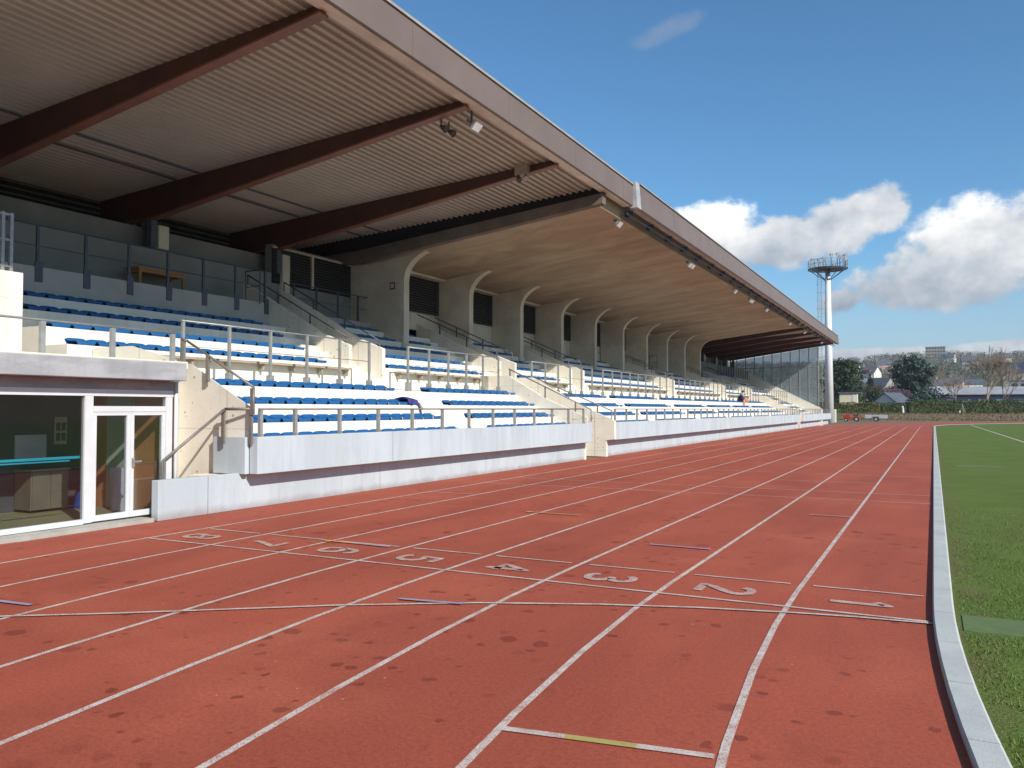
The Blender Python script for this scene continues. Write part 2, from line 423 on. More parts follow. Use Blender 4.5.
stroke(xl, [(-2.2, 4.08), (-1.82, 4.14)], .06); stroke(xl, [(-1.43, 4.20), (-1.03, 4.26)], .06)
for y, xa, xb in ((17.35, -9.7, -.05), (18.95, -9.7, -.05), (21.5, -3.6, -1.3), (14.9, -9.7, -8.6), (24.0, -7.2, -.1), (31.2, -4.8, -.1), (40.5, -9.6, -.1)):
    stroke(xl, [(xa, y), (xb, y)], .035)
struct('lane_lines', lines, MT['paint'])
struct('start_lines', xl, MT['paint'])
bl = MB()
for p, q in (((-8.1, 4.54), (-7.34, 4.62)), ((-4.50, 6.37), (-3.86, 6.47)), ((-3.36, 10.45), (-2.55, 10.43)), ((-6.88, 8.705), (-6.30, 8.70)), ((-1.9, 14.6), (-1.25, 14.6))):
    stroke(bl, [p, q], .055, .016)
struct('blue_marks', bl, MT['paint_b'])
yl = MB()
for p, q in (((-6.2, 12.74), (-5.3, 12.73)), ((-7.25, 8.705), (-6.88, 8.705))): stroke(yl, [p, q], .05, .016)
for cx, cy in ((-6.25, 12.74), (-7.3, 8.70)):
    yl.add([(cx + .07 * math.cos(a * .785), cy + .07 * math.sin(a * .785), .016) for a in range(8)], [tuple(range(8))])
struct('yellow_marks', yl, MT['paint_y'])
ol = MB(); stroke(ol, [(-1.82, 4.14), (-1.43, 4.20)], .06); struct('olive_mark', ol, MT['paint_o'])

# lane numbers, drawn as blocky strokes; their tops point to the field
GL = {
 '1': [[(.12, .78), (.32, 1), (.32, 0)]],
 '2': [[(0, .80), (.08, .95), (.25, 1), (.45, .97), (.55, .82), (.52, .66), (.35, .45), (.12, .22), (0, .0), (.58, .0)]],
 '3': [[(0, .85), (.12, .97), (.3, 1), (.48, .95), (.55, .78), (.48, .60), (.26, .53), (.48, .46), (.57, .26), (.48, .07), (.28, 0), (.1, .03), (0, .17)]],
 '4': [[(.42, 0), (.42, 1), (0, .30), (.58, .30)]],
 '5': [[(.55, 1), (.08, 1), (.04, .55), (.3, .62), (.5, .53), (.57, .32), (.48, .08), (.28, 0), (.1, .03), (0, .17)]],
 '6': [[(.53, .86), (.42, .98), (.25, 1), (.08, .88), (.0, .6), (0, .3), (.08, .08), (.28, 0), (.5, .09), (.57, .3), (.5, .52), (.3, .6), (.08, .52), (0, .35)]],
 '7': [[(0, 1), (.57, 1), (.38, .6), (.24, .3), (.17, 0)]],
 '8': [[(.28, .53), (.08, .63), (.03, .78), (.1, .95), (.28, 1), (.46, .95), (.53, .78), (.48, .63), (.28, .53), (.05, .42), (0, .24), (.08, .06), (.28, 0), (.48, .06), (.57, .24), (.51, .42), (.28, .53)]],
}
for d, gs in GL.items():
    mb = MB(); i = int(d)
    cxn = -1.22 * i + .33; cyn = 8.21
    for g in gs:                          # glyph up -> +X, glyph right -> -Y
        pts = [(cxn + gy * .50, cyn + .145 - gx * .52) for gx, gy in g]
        stroke(mb, pts, .092, .008)
        for q in pts[1:-1]:
            mb.add([(q[0] + 0.046 * math.cos(a * .785), q[1] + 0.046 * math.sin(a * .785), .0085) for a in range(8)], [tuple(range(8))])
    struct('lane_number', mb, MT['paint_n'])

def sweep(path, prof):
    mb = MB(); n = len(path)
    for i, (x, y) in enumerate(path):
        a = path[max(i - 1, 0)]; b = path[min(i + 1, n - 1)]
        d = Vector((b[0] - a[0], b[1] - a[1])).normalized(); nx, ny = d.y, -d.x     # towards the field
        for u, z in prof: mb.v.append((x + nx * u, y + ny * u, z))
    k = len(prof)
    for i in range(n - 1):
        for j in range(k - 1): mb.f.append((i * k + j, (i + 1) * k + j, (i + 1) * k + j + 1, i * k + j + 1))
    return mb
kerb = sweep(lane(.035, 75, 150, 1.0), [(0, -.02), (0, .036), (.012, .047), (.155, .047), (.17, .036), (.17, -.02)])
struct('track_kerb', kerb, MT['kerb'])
fin = lane(-.1)
fld = MB(); fld.v = [(x, y, .03) for x, y in fin] + [(75, y, .03) for x, y in fin]
k = len(fin); fld.f = [(i, i + 1, k + i + 1, k + i) for i in range(k - 1) if fin[i][0] < 74 and fin[i + 1][0] < 74]
struct('playing_field', fld, MT['grass'])
wl = MB(); stroke(wl, [(3.6, 105.0), (3.75, 92), (4.25, 50.5), (4.35, 20)], .12, .036)
stroke(wl, [(4.3, 50.5), (60, 50.5)], .10, .036)
struct('pitch_lines', wl, MT['paint'])
tag(build('artificial_turf_mat', box(.19, 1.6, 7.46, 8.02, .028, .037), MT['mat']), 'flat green artificial turf mat laid across the grass beside the white kerb, nearer one', 'mat')
tag(build('artificial_turf_mat', box(.55, 1.8, 28.3, 28.95, .028, .048), MT['mat']), 'thin green turf mat lying in the grass further along the kerb', 'mat')

# grass blades close to the kerb
gb = MB(); rg = random.Random(3)
for i in range(34000):
    y = 3.5 + 13 * rg.random() ** 1.7; w = .12 + (y - 3.5) * .16 + 1.2
    off = (CYN - y) if y < CYN else 0
    x0 = .17 + off * off / 73
    x = x0 + w * rg.random()
    if 7.4 < y < 8.06 and x > .17: continue
    if math.sin(x * 5.1 + y * 1.7) * math.sin(y * 3.3 - x * 2.0) > .62: continue
    hgt = .010 + .018 * rg.random(); a = rg.random() * 6.28; l = .025 * rg.random(); wd = .0035
    dx, dy = math.cos(a), math.sin(a)
    gb.add([(x - dy * wd, y + dx * wd, .03), (x + dy * wd, y - dx * wd, .03), (x + dx * l, y + dy * l, .03 + hgt)], [(0, 1, 2)])
g_o = build('grass', gb, MT['bladegrass']); g_o['kind'] = 'stuff'; tag(g_o, 'short green grass blades growing along the inside of the kerb')

# terrain
def sstep(a, b, x):
    t = min(1, max(0, (x - a) / (b - a))); return t * t * (3 - 2 * t)
def ground_h(x, y):
    h = -.03
    h += 1.0 * sstep(141, 149, y) if abs(x) < 400 else 0
    d = math.hypot(x, y)
    f = sstep(-.2, .5, y / max(d, 1))
    h += f * 41 * sstep(330, 950, d) * (.92 + .08 * math.sin(x * .011 + 1) + .05 * math.sin(x * .031 + y * .01))
    h += f * 9 * sstep(230, 420, d)
    return h
rs = [0] + list(range(20, 130, 10)) + [130 + 1.5 * i for i in range(54)] + [212 + 20 * i for i in range(40)] + [1010 + 250 * i for i in range(14)]
NA = 240; tm = MB()
for r in rs:
    for j in range(NA):
        a = 2 * math.pi * j / NA; x, y = r * math.cos(a), r * math.sin(a); tm.v.append((x, y, ground_h(x, y)))
for i in range(len(rs) - 1):
    for j in range(NA):
        tm.f.append((i * NA + j, i * NA + (j + 1) % NA, (i + 1) * NA + (j + 1) % NA, (i + 1) * NA + j))
struct('ground', tm, MT['terrain'], smooth=True)

# ------------------------------------------------------------------ grandstand
GS = thing('grandstand', (-12, 10, 0), 'long covered concrete grandstand with white terraces and a sloping brown edged roof', 'grandstand')
def part(name, mb, mat, parent=GS, **k): return build(name, mb, MT[mat], parent, **k)

LX = [-11.55 - .79 * i for i in range(4)]; LZ = [1.165, 1.52, 1.91, 2.315]
UX = [-15.60 - .82 * i for i in range(5)]; UZ = [3.10 + .405 * i for i in range(5)]
# lower terrace profile
def lower_poly():
    p = [(-10.91, 0.66), (-11.30, .66)]
    for i in range(4):
        xe = LX[i] + .25; z = LZ[i]
        p += [(xe, z), (xe - .79, z)] if i < 3 else [(xe, z), (-15.35, z)]
    p += [(-15.35, .1), (-11.10, .1), (-11.10, .64), (-10.91, .64)]
    return p
for y0, y1 in ((10.86, 26.85), (29.16, 77.4), (79.66, 94)):
    part('lower_terrace', MB().prism(lower_poly(), y0, y1), 'terrace')
def upper_poly(n, xb):
    p = []
    for i in range(n):
        xe = UX[i] + .25
        p += [(xe, UZ[i]), (xe - .82 if i < n - 1 else xb, UZ[i])]
    return [(-15.352, .12)] + [(p[0][0] - .002, p[0][1])] + p[1:] + [(xb, .12)]
USEG = [(10.3, 19.1, 4), (20.9, 28.5, 5), (30.0, 35.7, 5), (37.4, 51.6, 5), (53.2, 66.2, 5), (68.4, 77.7, 5), (79.3, 93.9, 4)]
for y0, y1, n in USEG:
    part('upper_terrace', MB().prism(upper_poly(n, -18.5 if n == 4 else -19.3), y0, y1), 'terrace')
# stair flights between the pairs of walls, and the walls
PAIRS = [(19.1, 20.9), (28.5, 30.0), (35.7, 37.4), (51.6, 53.2), (66.2, 68.4), (77.7, 79.3)]
for a, b in PAIRS:
    zbk = 5.86 if a < 20 else 5.52
    p = [(-15.36, .13)]; x, z = -15.36, 2.75
    while x > -19.3:
        p += [(x, z), (x - .41, z)]; x -= .41; z = min(z + .2025, 5.02 if a < 20 else 4.75)
    p += [(x, .13)]
    part('stair', MB().prism(p, a + .16, b - .16), 'terrace')
    for y in (a, b):
        s = 1 if y == a else -1
        pw = [(-15.33, .14), (-15.33, 3.70), (-16.2, 4.03), (-19.62, zbk), (-19.62, .14)]
        part('stair_wall', MB().prism(pw, min(y, y + s * .155), max(y, y + s * .155)), 'cream', bevel=.012)
    part('stair_gate', box(-15.55, -15.50, a + .17, a + .23, 2.8, 3.66), 'bluedoor')
# half steps in the aisles
for (a, b), (s0, s1, n) in zip(PAIRS, USEG):
    for i in range(1, min(n, 5)):
        part('aisle_step', box(UX[i] + .25, UX[i] + .65, s1 - .66, s1 - .003, UZ[i - 1] + .002, UZ[i] - .2), 'terrace')
LA = [(19.4, 20.8), (36.3, 37.3), (44.7, 45.7), (52.5, 53.4), (60.4, 61.2), (67.3, 68.2)]
for a, b in LA:
    for i in range(1, 4): part('aisle_step', box(LX[i] + .25, LX[i] + .63, a, b, LZ[i - 1] + .002, LZ[i] - .2), 'terrace')
# front wall, parapets
for y0, y1 in ((9.0, 27.0), (29.17, 77.5), (79.65, 102.3)):
    part('base_wall', box(-11.21, -11.05, y0, y1, 0, .65), 'pale', bevel=.01)
for y0, y1 in ((10.80, 26.8), (29.17, 77.5), (79.65, 102.2)):
    part('parapet', box(-10.90, -10.70, y0, y1, .635, 1.30), 'pale', bevel=.012)
part('landing_panel', box(-11.70, -10.905, 10.70, 10.80, .635, 1.295), 'pale', bevel=.008)
part('landing', box(-11.9, -11.27, 10.3, 10.69, .4, .62), 'terrace')
part('parapet_return', box(-11.04, -10.905, 10.84, 10.99, .636, .66), 'pale')
# cheek walls of the stairs down to the track
def cheek(y, th=.17, xf=-10.73, zf=1.86, zb=2.63, xb=-12.4, xl=-11.02):
    p = [(xf, .66), (xf, zf - .03), (xf - .05, zf), (xb, zb), (-14.1, 3.05), (-15.3, 3.05), (-15.3, .0), (xl, 0), (xl, .62)]
    return MB().prism(p, y, y + th)
part('cheek_wall', cheek(10.82, .02 + .0, -10.907, 1.86, xl=-11.215), 'cream')
part('cheek_wall', cheek(26.86, .16, -10.91, 1.52, 2.2, -12.6), 'cream')
part('cheek_wall', cheek(29.0, .158, -10.69, 1.38, 1.95, -12.1), 'cream')
part('cheek_wall', cheek(77.5, .14, -10.69, 1.45, 2.2, -12.6), 'cream')
part('cheek_wall', cheek(79.5, .14, -10.69, 1.45, 2.2, -12.6), 'cream')
for a, b in ((27.03, 28.99), (77.65, 79.49)):
    p = [(-12.0, 0.001)]; x, z = -12.0, .2
    while z < 2.3:
        p += [(x, z), (x - .25, z)]; x -= .25; z += .2
    p += [(-15.34, z - .2), (-15.34, .001)]
    part('stair', MB().prism(p, a, b), 'terrace')
sm = MB()
for i in range(3): sm.box(-11.90, -11.26, 9.63 + .22 * i, 10.29, .165 * i + .002, .165 * (i + 1))
part('entry_steps', sm, 'step')
# near-left block behind the canopy: raised box and its top
part('box_wall', box(-18.5, -15.30, -6, 9.37, 2.30, 4.38), 'cream', bevel=.012)
part('wing_recess', box(-15.2, -12.75, 9.93, 10.81, 0, 2.6), 'cream')
# clubhouse canopy slab with glazed front below
part('canopy_slab', box(-15.28, -11.0, -6, 9.49, 2.265, 2.555), 'slab', bevel=.012)
part('canopy_upstand', box(-12.62, -12.40, -6, 10.72, 2.557, 2.68), 'cream')
part('canopy_floor', box(-15.29, -12.63, 9.495, 10.28, 2.3, 2.55), 'terrace')
part('shutter_box', box(-11.65, -11.36, -6, 9.53, 2.107, 2.262), 'slab')
fr = MB()
def fx(y0, y1, z0, z1, t=.0): fr.box(-11.42, -11.34 + t, y0, y1, z0, z1)
fx(-6, 9.51, 2.0, 2.105, .005); fx(7.915, 8.05, .083, 1.999); fx(9.37, 9.495, .083, 1.999); fx(-6, 7.913, .07, .145); fx(8.052, 9.368, 1.757, 1.845)
fx(5.2, 5.26, .146, 1.999)
part('glazing_frame', fr, 'white_fr')
part('doorstep', box(-12.2, -11.06, -6, 8.94, -.01, .06), 'step')
part('window', box(-11.385, -11.375, -5.9, 5.20, .14, 2.0), 'glass')
part('window', box(-11.385, -11.375, 5.26, 7.915, .14, 2.0), 'glass')
part('window', box(-11.385, -11.375, 8.05, 9.37, 1.845, 2.0), 'glass')
for y0, y1, hside in ((8.055, 8.708, 0), (8.712, 9.367, 1)):
    dr = MB(); x0, x1 = -11.41, -11.35
    w = .062
    dr.box(x0, x1, y0, y0 + w, .09, 1.755); dr.box(x0, x1, y1 - w, y1, .09, 1.755)
    dr.box(x0, x1, y0 + w, y1 - w, .09, .18); dr.box(x0, x1, y0 + w, y1 - w, 1.70, 1.755)
    d = part('door', dr, 'white_fr')
    part('pane', box(-11.385, -11.375, y0 + w, y1 - w, .18, 1.70), 'glass', d)
    if hside:
        h = MB().box(-11.35, -11.31, y0 + .02, y0 + .05, .88, 1.02); h.box(-11.32, -11.30, y0 + .02, y0 + .17, .95, .975)
        part('handle', h, 'steel', d)
part('safety_stripe', box(-11.374, -11.371, 1.0, 7.86, 1.062, 1.10), 'turq')
part('safety_stripe', box(-11.374, -11.371, 1.0, 7.70, 1.026, 1.046), 'turq')
part('downpipe', MB().tube((-11.33, 9.56, .03), (-11.33, 9.56, 2.26), .032, n=10), 'white_fr', smooth=True)
# room behind the glass
part('room_floor', box(-13.7, -11.43, -6, 9.45, .0, .075), 'roomfloor')
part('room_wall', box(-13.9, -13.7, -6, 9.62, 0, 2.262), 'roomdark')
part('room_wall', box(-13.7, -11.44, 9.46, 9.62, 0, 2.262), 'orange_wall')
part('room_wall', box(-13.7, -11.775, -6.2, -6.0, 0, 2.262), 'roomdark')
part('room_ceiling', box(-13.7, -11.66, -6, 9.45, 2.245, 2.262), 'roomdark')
part('inner_door', box(-12.90, -12.22, 9.42, 9.458, .08, 2.05), 'palegreen')
tag(build('whiteboard', box(-13.69, -13.66, 8.28, 8.82, .93, 1.36), MT['board']), 'pale blue whiteboard on the back wall inside the glazed clubroom', 'whiteboard')
pf = thing('poster', (-13.69, 9.08, 1.2), 'cream framed poster with dark small pictures on the clubroom back wall', 'poster')
build('frame', box(-13.69, -13.675, 8.97, 9.20, 1.18, 1.66), MT['poster_paper'], pf)
for yy in (9.0, 9.10):
    for zz in (1.24, 1.42): build('picture', box(-13.674, -13.670, yy, yy + .075, zz, zz + .14), MT['roomdark'], pf)
cb = thing('cabinet', (-13.4, 8.6, .075), 'low beige cabinet standing behind the clubroom window', 'cabinet')
build('body', box(-13.66, -13.22, 8.28, 8.94, .12, .76), MT['cabinet'], cb, bevel=.01)
build('top', box(-13.67, -13.20, 8.26, 8.96, .762, .79), MT['plank'], cb)
for yy in (8.30, 8.62): build('door', box(-13.218, -13.205, yy, yy + .30, .13, .80), MT['cabinet'], cb)
cn = MB(); cn.tube((-13.3, 9.25, .10), (-13.3, 9.25, .66), .14, .03, 16); cn.box(-13.45, -13.15, 9.10, 9.40, .076, .10)
tag(build('training_cone', cn, MT['cone']), 'tall blue training cone beside the orange wall inside the clubroom', 'cone')
tag(build('white_bin', MB().tube((-12.35, 9.25, .076), (-12.35, 9.25, .80), .11, .13, 14), MT['board']), 'pale slim bin behind the left door leaf', 'bin')

# terraces at the top: near and far thirds under the metal roofs
def top_terrace(y0, y1, xf, zt, gw=True):
    if xf == -18.5: part('terrace_wall', box(xf - .2, xf, y0, y1, 4.31, zt), 'terrace_grey', bevel=.01)
    else: part('terrace_wall', box(xf - .2, xf, y0, y1, 4.71, zt), 'terrace_grey')
    part('terrace_floor', box(-20.2, xf - .2, y0, y1, 4.8, 5.02), 'terrace_grey')
top_terrace(-6, 19.1, -18.5, 5.12)
part('terrace_floor', box(-20.2, -19.625, 19.1, 20.9, 4.8, 5.02), 'terrace_grey')
part('terrace_wall', box(-19.52, -19.32, 20.9, 28.5, 4.71, 5.12), 'terrace_grey')
part('terrace_floor', box(-20.2, -19.52, 20.9, 28.5, 4.8, 5.02), 'terrace_grey')
top_terrace(79.3, 93.9, -18.5, 5.12)
for y0, y1 in ((-8, 25.25), (69.6, 93.9)):
    part('ledge_wall', box(-20.5, -20.2, y0, y1, 4.5, 6.5), 'grey_wall')
    part('setback_wall', box(-21.1, -20.9, y0, y1, 6.43, 7.22), 'grey_wall')
    part('ledge_floor', box(-22.5, -20.5, y0, y1, 6.2, 6.42), 'grey_wall')
    lv = part('louvre_wall', box(-22.7, -22.5, y0, y1, 5.5, 9.0), 'dark')
    sl = MB()
    for k_ in range(11):
        z = 6.75 + .17 * k_; sl.add([(-22.49, y0, z), (-22.49, y1, z), (-22.36, y1, z - .09), (-22.36, y0, z - .09), (-22.49, y0, z - .02), (-22.49, y1, z - .02)], [(0, 1, 2, 3), (3, 2, 5, 4)])
    build('slats', sl, MT['louvre_light'], lv)
part('end_wall', box(-22.5, -18.5, -8.2, -6.1, 0, 9.0), 'grey_wall')
# back wall and windows of the concrete bay
PY = [25.28 + 4.87 * i for i in range(10)]
part('back_wall', box(-19.6, -19.32, 25.64, 69.6, 4.4, 7.55), 'pier')
part('partition', box(-22.5, -19.30, 25.27, 25.63, 4.4, 8.9), 'pier')
part('partition', box(-22.5, -19.61, 69.0, 69.59, 4.4, 8.9), 'pier')
for i in range(9):
    y0, y1 = PY[i] + .40, PY[i + 1] - .03
    w = part('louvre_window', box(-19.315, -19.29, y0, y1, 5.86, 7.47), 'dark')
    s = MB()
    for k_ in range(13):
        z = 6.0 + .105 * k_; s.add([(-19.288, y0 + .06, z), (-19.288, y1 - .06, z), (-19.24, y1 - .06, z - .05), (-19.24, y0 + .06, z - .05)], [(0, 1, 2, 3)])
    build('slats', s, MT['louvre'], w)
    f = MB(); f.box(-19.29, -19.22, y0, y0 + .06, 5.86, 7.47); f.box(-19.29, -19.22, y1 - .06, y1, 5.86, 7.47); f.box(-19.29, -19.22, y0 + .06, y1 - .06, 7.41, 7.47)
    f.box(-19.29, -19.2, y0 + .06, y1 - .06, 5.86, 5.9); f.box(-19.29, -19.23, (y0 + y1) / 2 - .6, (y0 + y1) / 2 - .54, 5.9, 7.41)
    build('frame', f, MT['louvre'], w)
    if i < 8 : part('window_head', box(-19.32, -18.9, y0, y1, 7.36, 7.46), 'pier')
def soffit(x): return 8.53 - .115 * (-x - 9.5)
for y in PY:
    p = [(-19.318, 3.6), (-17.7, 3.6), (-17.7, 6.70)]
    zt = soffit(-16.1) + .02
    for k_ in range(1, 9):
        a = rad(90 * k_ / 8); p.append((-16.1 - 1.6 * math.cos(a), 6.70 + (zt - 6.70) * math.sin(a)))
    p += [(-16.1, zt + .1), (-19.318, soffit(-19.3) + .15)]
    part('arch_pier', MB().prism(p, y, y + .35), 'pier', bevel=.01)
sp = [(-9.72, soffit(-9.72)), (-16.3, soffit(-16.3)), (-19.32, soffit(-19.32)), (-22.6, 7.38), (-22.6, 9.0), (-9.72, 9.25)]
part('concrete_roof', MB().prism(sp, 24.92, 69.85), 'ceiling')
part('roof_edge_beam', MB().prism([(-9.45, soffit(-9.45) - .05), (-19.3, soffit(-19.3) - .05), (-22.5, 7.38), (-22.5, 7.65), (-19.3, soffit(-19.3) + .42), (-9.45, soffit(-9.45) + .28)], 24.60, 24.91), 'edge')
part('roof_shade_strip', MB().prism([(-9.45, soffit(-9.45) + .281), (-19.3, soffit(-19.3) + .421), (-22.5, 7.651), (-22.5, 8.6), (-9.45, 9.3)], 24.72, 24.915), 'dark')  # near-black filler, shade between decking and edge beam put into its colour
# metal roofs
def deckz(x): return 8.97 - .066 * (-x - 9.5)
def deck(y0, y1):
    mb = MB(); x = -9.42; prof = []
    while x > -22.6:
        for dx, dz in ((0, 0), (.055, 0), (.08, .06), (.195, .06)): prof.append((x - dx, deckz(x - dx) + dz))
        x -= .22
    n = len(prof); mb.v = [(a, y0, b) for a, b in prof] + [(a, y1, b) for a, b in prof]
    mb.f = [(i, i + 1, n + i + 1, n + i) for i in range(n - 1)]
    return mb
for y0, y1 in ((-8, 24.6), (69.86, 94.6)):
    d = part('roof_deck', deck(y0, y1), 'deck')
    part('roof_light_blocker', MB().prism([(-9.3, 9.32), (-22.7, 8.42), (-22.7, 8.62), (-9.3, 9.6)], y0, y1 + (.3 if y0 < 0 else 0)), 'fascia')  # unseen cover sheet added above the decking to block light
def roof_beam(y, w=.24, tw=.06):
    xs = (-9.52, -20.15, -22.45)
    zb = lambda x: 8.84 - .139 * (-x - 9.5) if x > -20.2 else 7.28
    p = [(xs[0], 8.98), (xs[0], zb(xs[0]))] + [(xs[1], zb(xs[1])), (xs[2], 7.30), (xs[2], deckz(xs[2]) - .01)]
    b = part('roof_beam', MB().prism(p, y - tw, y + tw), 'beam')
    q = [(xs[0], zb(xs[0])), (xs[1], zb(xs[1])), (xs[2], 7.30), (xs[2], 7.26), (xs[1], zb(xs[1]) - .045), (xs[0], zb(xs[0]) - .045)]
    build('flange', MB().prism(q, y - w / 2, y + w / 2), MT['flange'], b)
    part('column', box(-20.30, -20.08, y - .10, y + .10, 6.505, 7.30), 'steel_dark')
    part('column_block', box(-20.46, -20.04, y + .13, y + .48, 5.4 if y > 21 and y < 22 else 6.505, 7.18), 'pier')
    for s in (-.3, .22): part('beam_post', box(-20.75 + s, -20.65 + s, y - .06, y + .06, 6.5, 7.29), 'steel_dark')
for y in (-3.9, 1.1, 6.1, 11.1, 16.1, 21.2): roof_beam(y)
for y in (74.9, 79.9, 84.9, 89.9, 93.6): roof_beam(y)
# cable conduits under the near decking
cd = MB()
for y0, y1 in ((-6, 10.95), (11.25, 15.95), (16.25, 21.05), (21.35, 24.5)):
    cd.tube((-18.05, y0, deckz(-18.05) - .05), (-18.05, y1, deckz(-18.05) - .05), .028, n=6)
    cd.tube((-19.0, y0, deckz(-19.0) - .05), (-19.0, y1, deckz(-19.0) - .05), .028, n=6)
part('conduit', cd, 'steel_dark')
# eave
ef = MB(); ef.prism([(-9.2, 8.88), (-9.2, 9.60), (-9.28, 9.60), (-9.28, 8.88)], -8, 26.9)
e1 = part('eave_fascia', ef, 'fascia', bevel=.008)
ef = MB(); ef.prism([(-9.04, 8.82), (-9.12, 9.72), (-9.22, 9.72), (-9.22, 8.82)], 27.35, 94.7)
e2 = part('eave_fascia', ef, 'fascia', bevel=.008)
build('cap', MB().prism([(-9.16, 9.602), (-9.16, 9.66), (-9.36, 9.66), (-9.36, 9.602)], -8, 26.9), MT['fascia_cap'], e1)
build('cap', MB().prism([(-9.07, 9.722), (-9.07, 9.765), (-9.3, 9.765), (-9.3, 9.722)], 27.35, 94.7), MT['fascia_cap'], e2)
jt = MB()
for y in (1, 5, 9.2, 13.4, 17.6, 21.8, 25.9): jt.box(-9.202, -9.193, y, y + .025, 8.89, 9.595)
build('joint', jt, MT['fascia'], e1)
jt = MB()
for i in range(16):
    y = 31.5 + 4.2 * i; jt.prism([(-9.035, 8.825), (-9.035, 8.83), (-9.113, 9.715), (-9.121, 9.715)], y, y + .02)
build('joint', jt, MT['fascia'], e2)
part('eave_end_plate', MB().prism([(-9.035, 8.81), (-9.112, 9.735), (-9.34, 9.735), (-9.34, 8.81)], 26.91, 27.34), 'slab')
part('eave_gutter', MB().prism([(-9.281, 8.87), (-9.281, 8.93), (-9.56, 8.93), (-9.56, 8.87)], -8, 26.9), 'gutter')
part('eave_soffit', MB().prism([(-9.23, 8.86), (-9.23, 8.94), (-9.46, 8.94), (-9.46, 8.86)], 27.35, 94.6), 'gutter')
pp = MB()
for x, z in ((-9.45, 8.66), (-9.64, 8.60)): pp.tube((x, 27.0, z), (x, 94.3, z), .035, n=8)
for i in range(28): pp.box(-9.70, -9.40, 27.5 + 2.4 * i, 27.53 + 2.4 * i, 8.64, 8.86)
part('service_pipe', pp, 'steel_dark')
# far glass end
rake = [(-10.72, 0), (-10.72, 1.78), (-11.05, 2.0), (-17.1, 5.07), (-20.5, 6.7), (-20.5, 0)]
part('end_wall', MB().prism(rake, 93.95, 94.15), 'cream')
gs = part('glass_screen', MB().prism([(-11.12, 2.06), (-17.1, 5.10), (-20.2, 6.6), (-20.2, 7.25), (-11.12, 8.58)], 94.03, 94.06), 'screen')
mu = MB(); 
for k_ in range(10):
    x = -11.12 - .97 * k_; z0 = 2.0 + (-x - 11.05) * .5075; mu.box(x - .035, x + .035, 93.97, 94.10, z0, 8.72 - .155 * (-x - 11.12))
for z in (4.2, 6.4): mu.box(-11.12, -19.8 if z > 5 else -15.3, 93.99, 94.08, z - .03, z + .03)
build('mullions', mu, MT['steel'], gs)
w = part('louvre_window', box(-20.199, -20.17, 20.95, 25.2, 6.15, 7.40), 'dark')
s_ = MB()
for k_ in range(11):
    z = 6.28 + .10 * k_; s_.add([(-20.168, 21.0, z), (-20.168, 25.15, z), (-20.11, 25.15, z - .05), (-20.11, 21.0, z - .05)], [(0, 1, 2, 3)])
build('slats', s_, MT['louvre'], w)
build('frame', MB().box(-20.169, -20.1, 22.9, 23.0, 6.2, 7.36).box(-20.169, -20.08, 20.95, 25.2, 7.362, 7.42), MT['pier'], w)
part('window_wall', box(-20.5, -20.2, 20.95, 25.2, 6.505, 7.5), 'grey_wall')
part('plaque', box(-18.35, -18.12, 25.265, 25.279, 6.35, 6.62), 'louvre')
part('plaque_face', box(-18.31, -18.16, 25.258, 25.264, 6.40, 6.57), 'pier')

# ------------------------------------------------------------------ railings
RG = 'railings along the grandstand terraces'
def railing(label, y0, y1, x, zf, zt, step, mids=(), pw=.062, m='steel', plate=0, rr=.019, name='railing', end=True, extra=()):
    t = thing(name, (x, y0, zf), label, 'railing', RG)
    n = max(1, round((y1 - y0) / step))
    for y in list(extra) + [y0 + (y1 - y0) * i / n for i in range(n + 1)]:
        p = MB().box(x - .03, x + .03, y - pw / 2, y + pw / 2, zf, zt - rr)
        if plate == 1: p.box(x + .032, x + .075, y - .09, y + .09, zf - .36, zf + .12)
        if plate == 2: p.box(x - .06, x + .06, y - .075, y + .075, zf, zf + .30)
        if plate == 3: p.box(x + .031, x + .056, y - .03, y + .03, zf - .10, zf + .05)
        build('post', p, MT[m], t)
    build('top_rail', MB().tube((x, min((y0,) + tuple(extra)) - .04, zt), (x, y1 + .04, zt), rr, n=8), MT['rail_grey' if m == 'steel' and plate == 3 else m], t, smooth=True)
    for z in mids: build('mid_rail', MB().tube((x, y0, z), (x, y1, z), .011, n=6), MT[m], t, smooth=True)
    return t
railing('low steel railing on the roof of the glazed clubroom canopy', 4.25, 10.45, -12.5, 2.682, 3.21, 1.22, pw=.08)
railing('low railing on the nearest stretch of pale front parapet', 11.85, 26.2, -10.79, 1.302, 1.80, 1.30, (), .07, plate=3, extra=(10.95,))
railing('long low railing on the second stretch of pale front parapet', 29.35, 77.2, -10.79, 1.302, 1.80, 1.30, (), .07, plate=3)
railing('low railing on the farthest stretch of pale front parapet by the floodlight mast', 79.8, 101.8, -10.79, 1.302, 1.80, 1.30, (), .07, plate=3)
WR = [(12.22, 18.72), (20.65, 26.5), (29.3, 35.8), (37.2, 51.9), (53.2, 66.2), (68.2, 76.9), (79.9, 93.2)]
WL = ['over the clubroom stairs side, in front of the nearest upper seats', 'between the first upper stair and the first stair down to the track', 'just past the first stair down to the track',
      'in front of the longest upper seat block', 'passing behind the seated person', 'just before the far stair down to the track', 'below the glass end screen']
for (a, b), l in zip(WR, WL):
    railing('walkway railing ' + l, a, b, -14.3, 2.317, 3.70, 1.30, (3.16,), .062, plate=2)
railing('dark railing on the top terrace wall above the nearest seats', -2.9, 18.97, -18.55, 5.122, 6.10, 1.21, (5.62,), .065, 'steel_dark', plate=1)
railing('dark railing on the top terrace before the first concrete arch', 21.2, 28.2, -19.42, 5.122, 6.10, 1.22, (5.62,), .05, 'steel_dark')
railing('dark railing on the shaded far top terrace', 79.5, 93.5, -18.58, 5.122, 6.10, 1.21, (5.62,), .065, 'steel_dark')
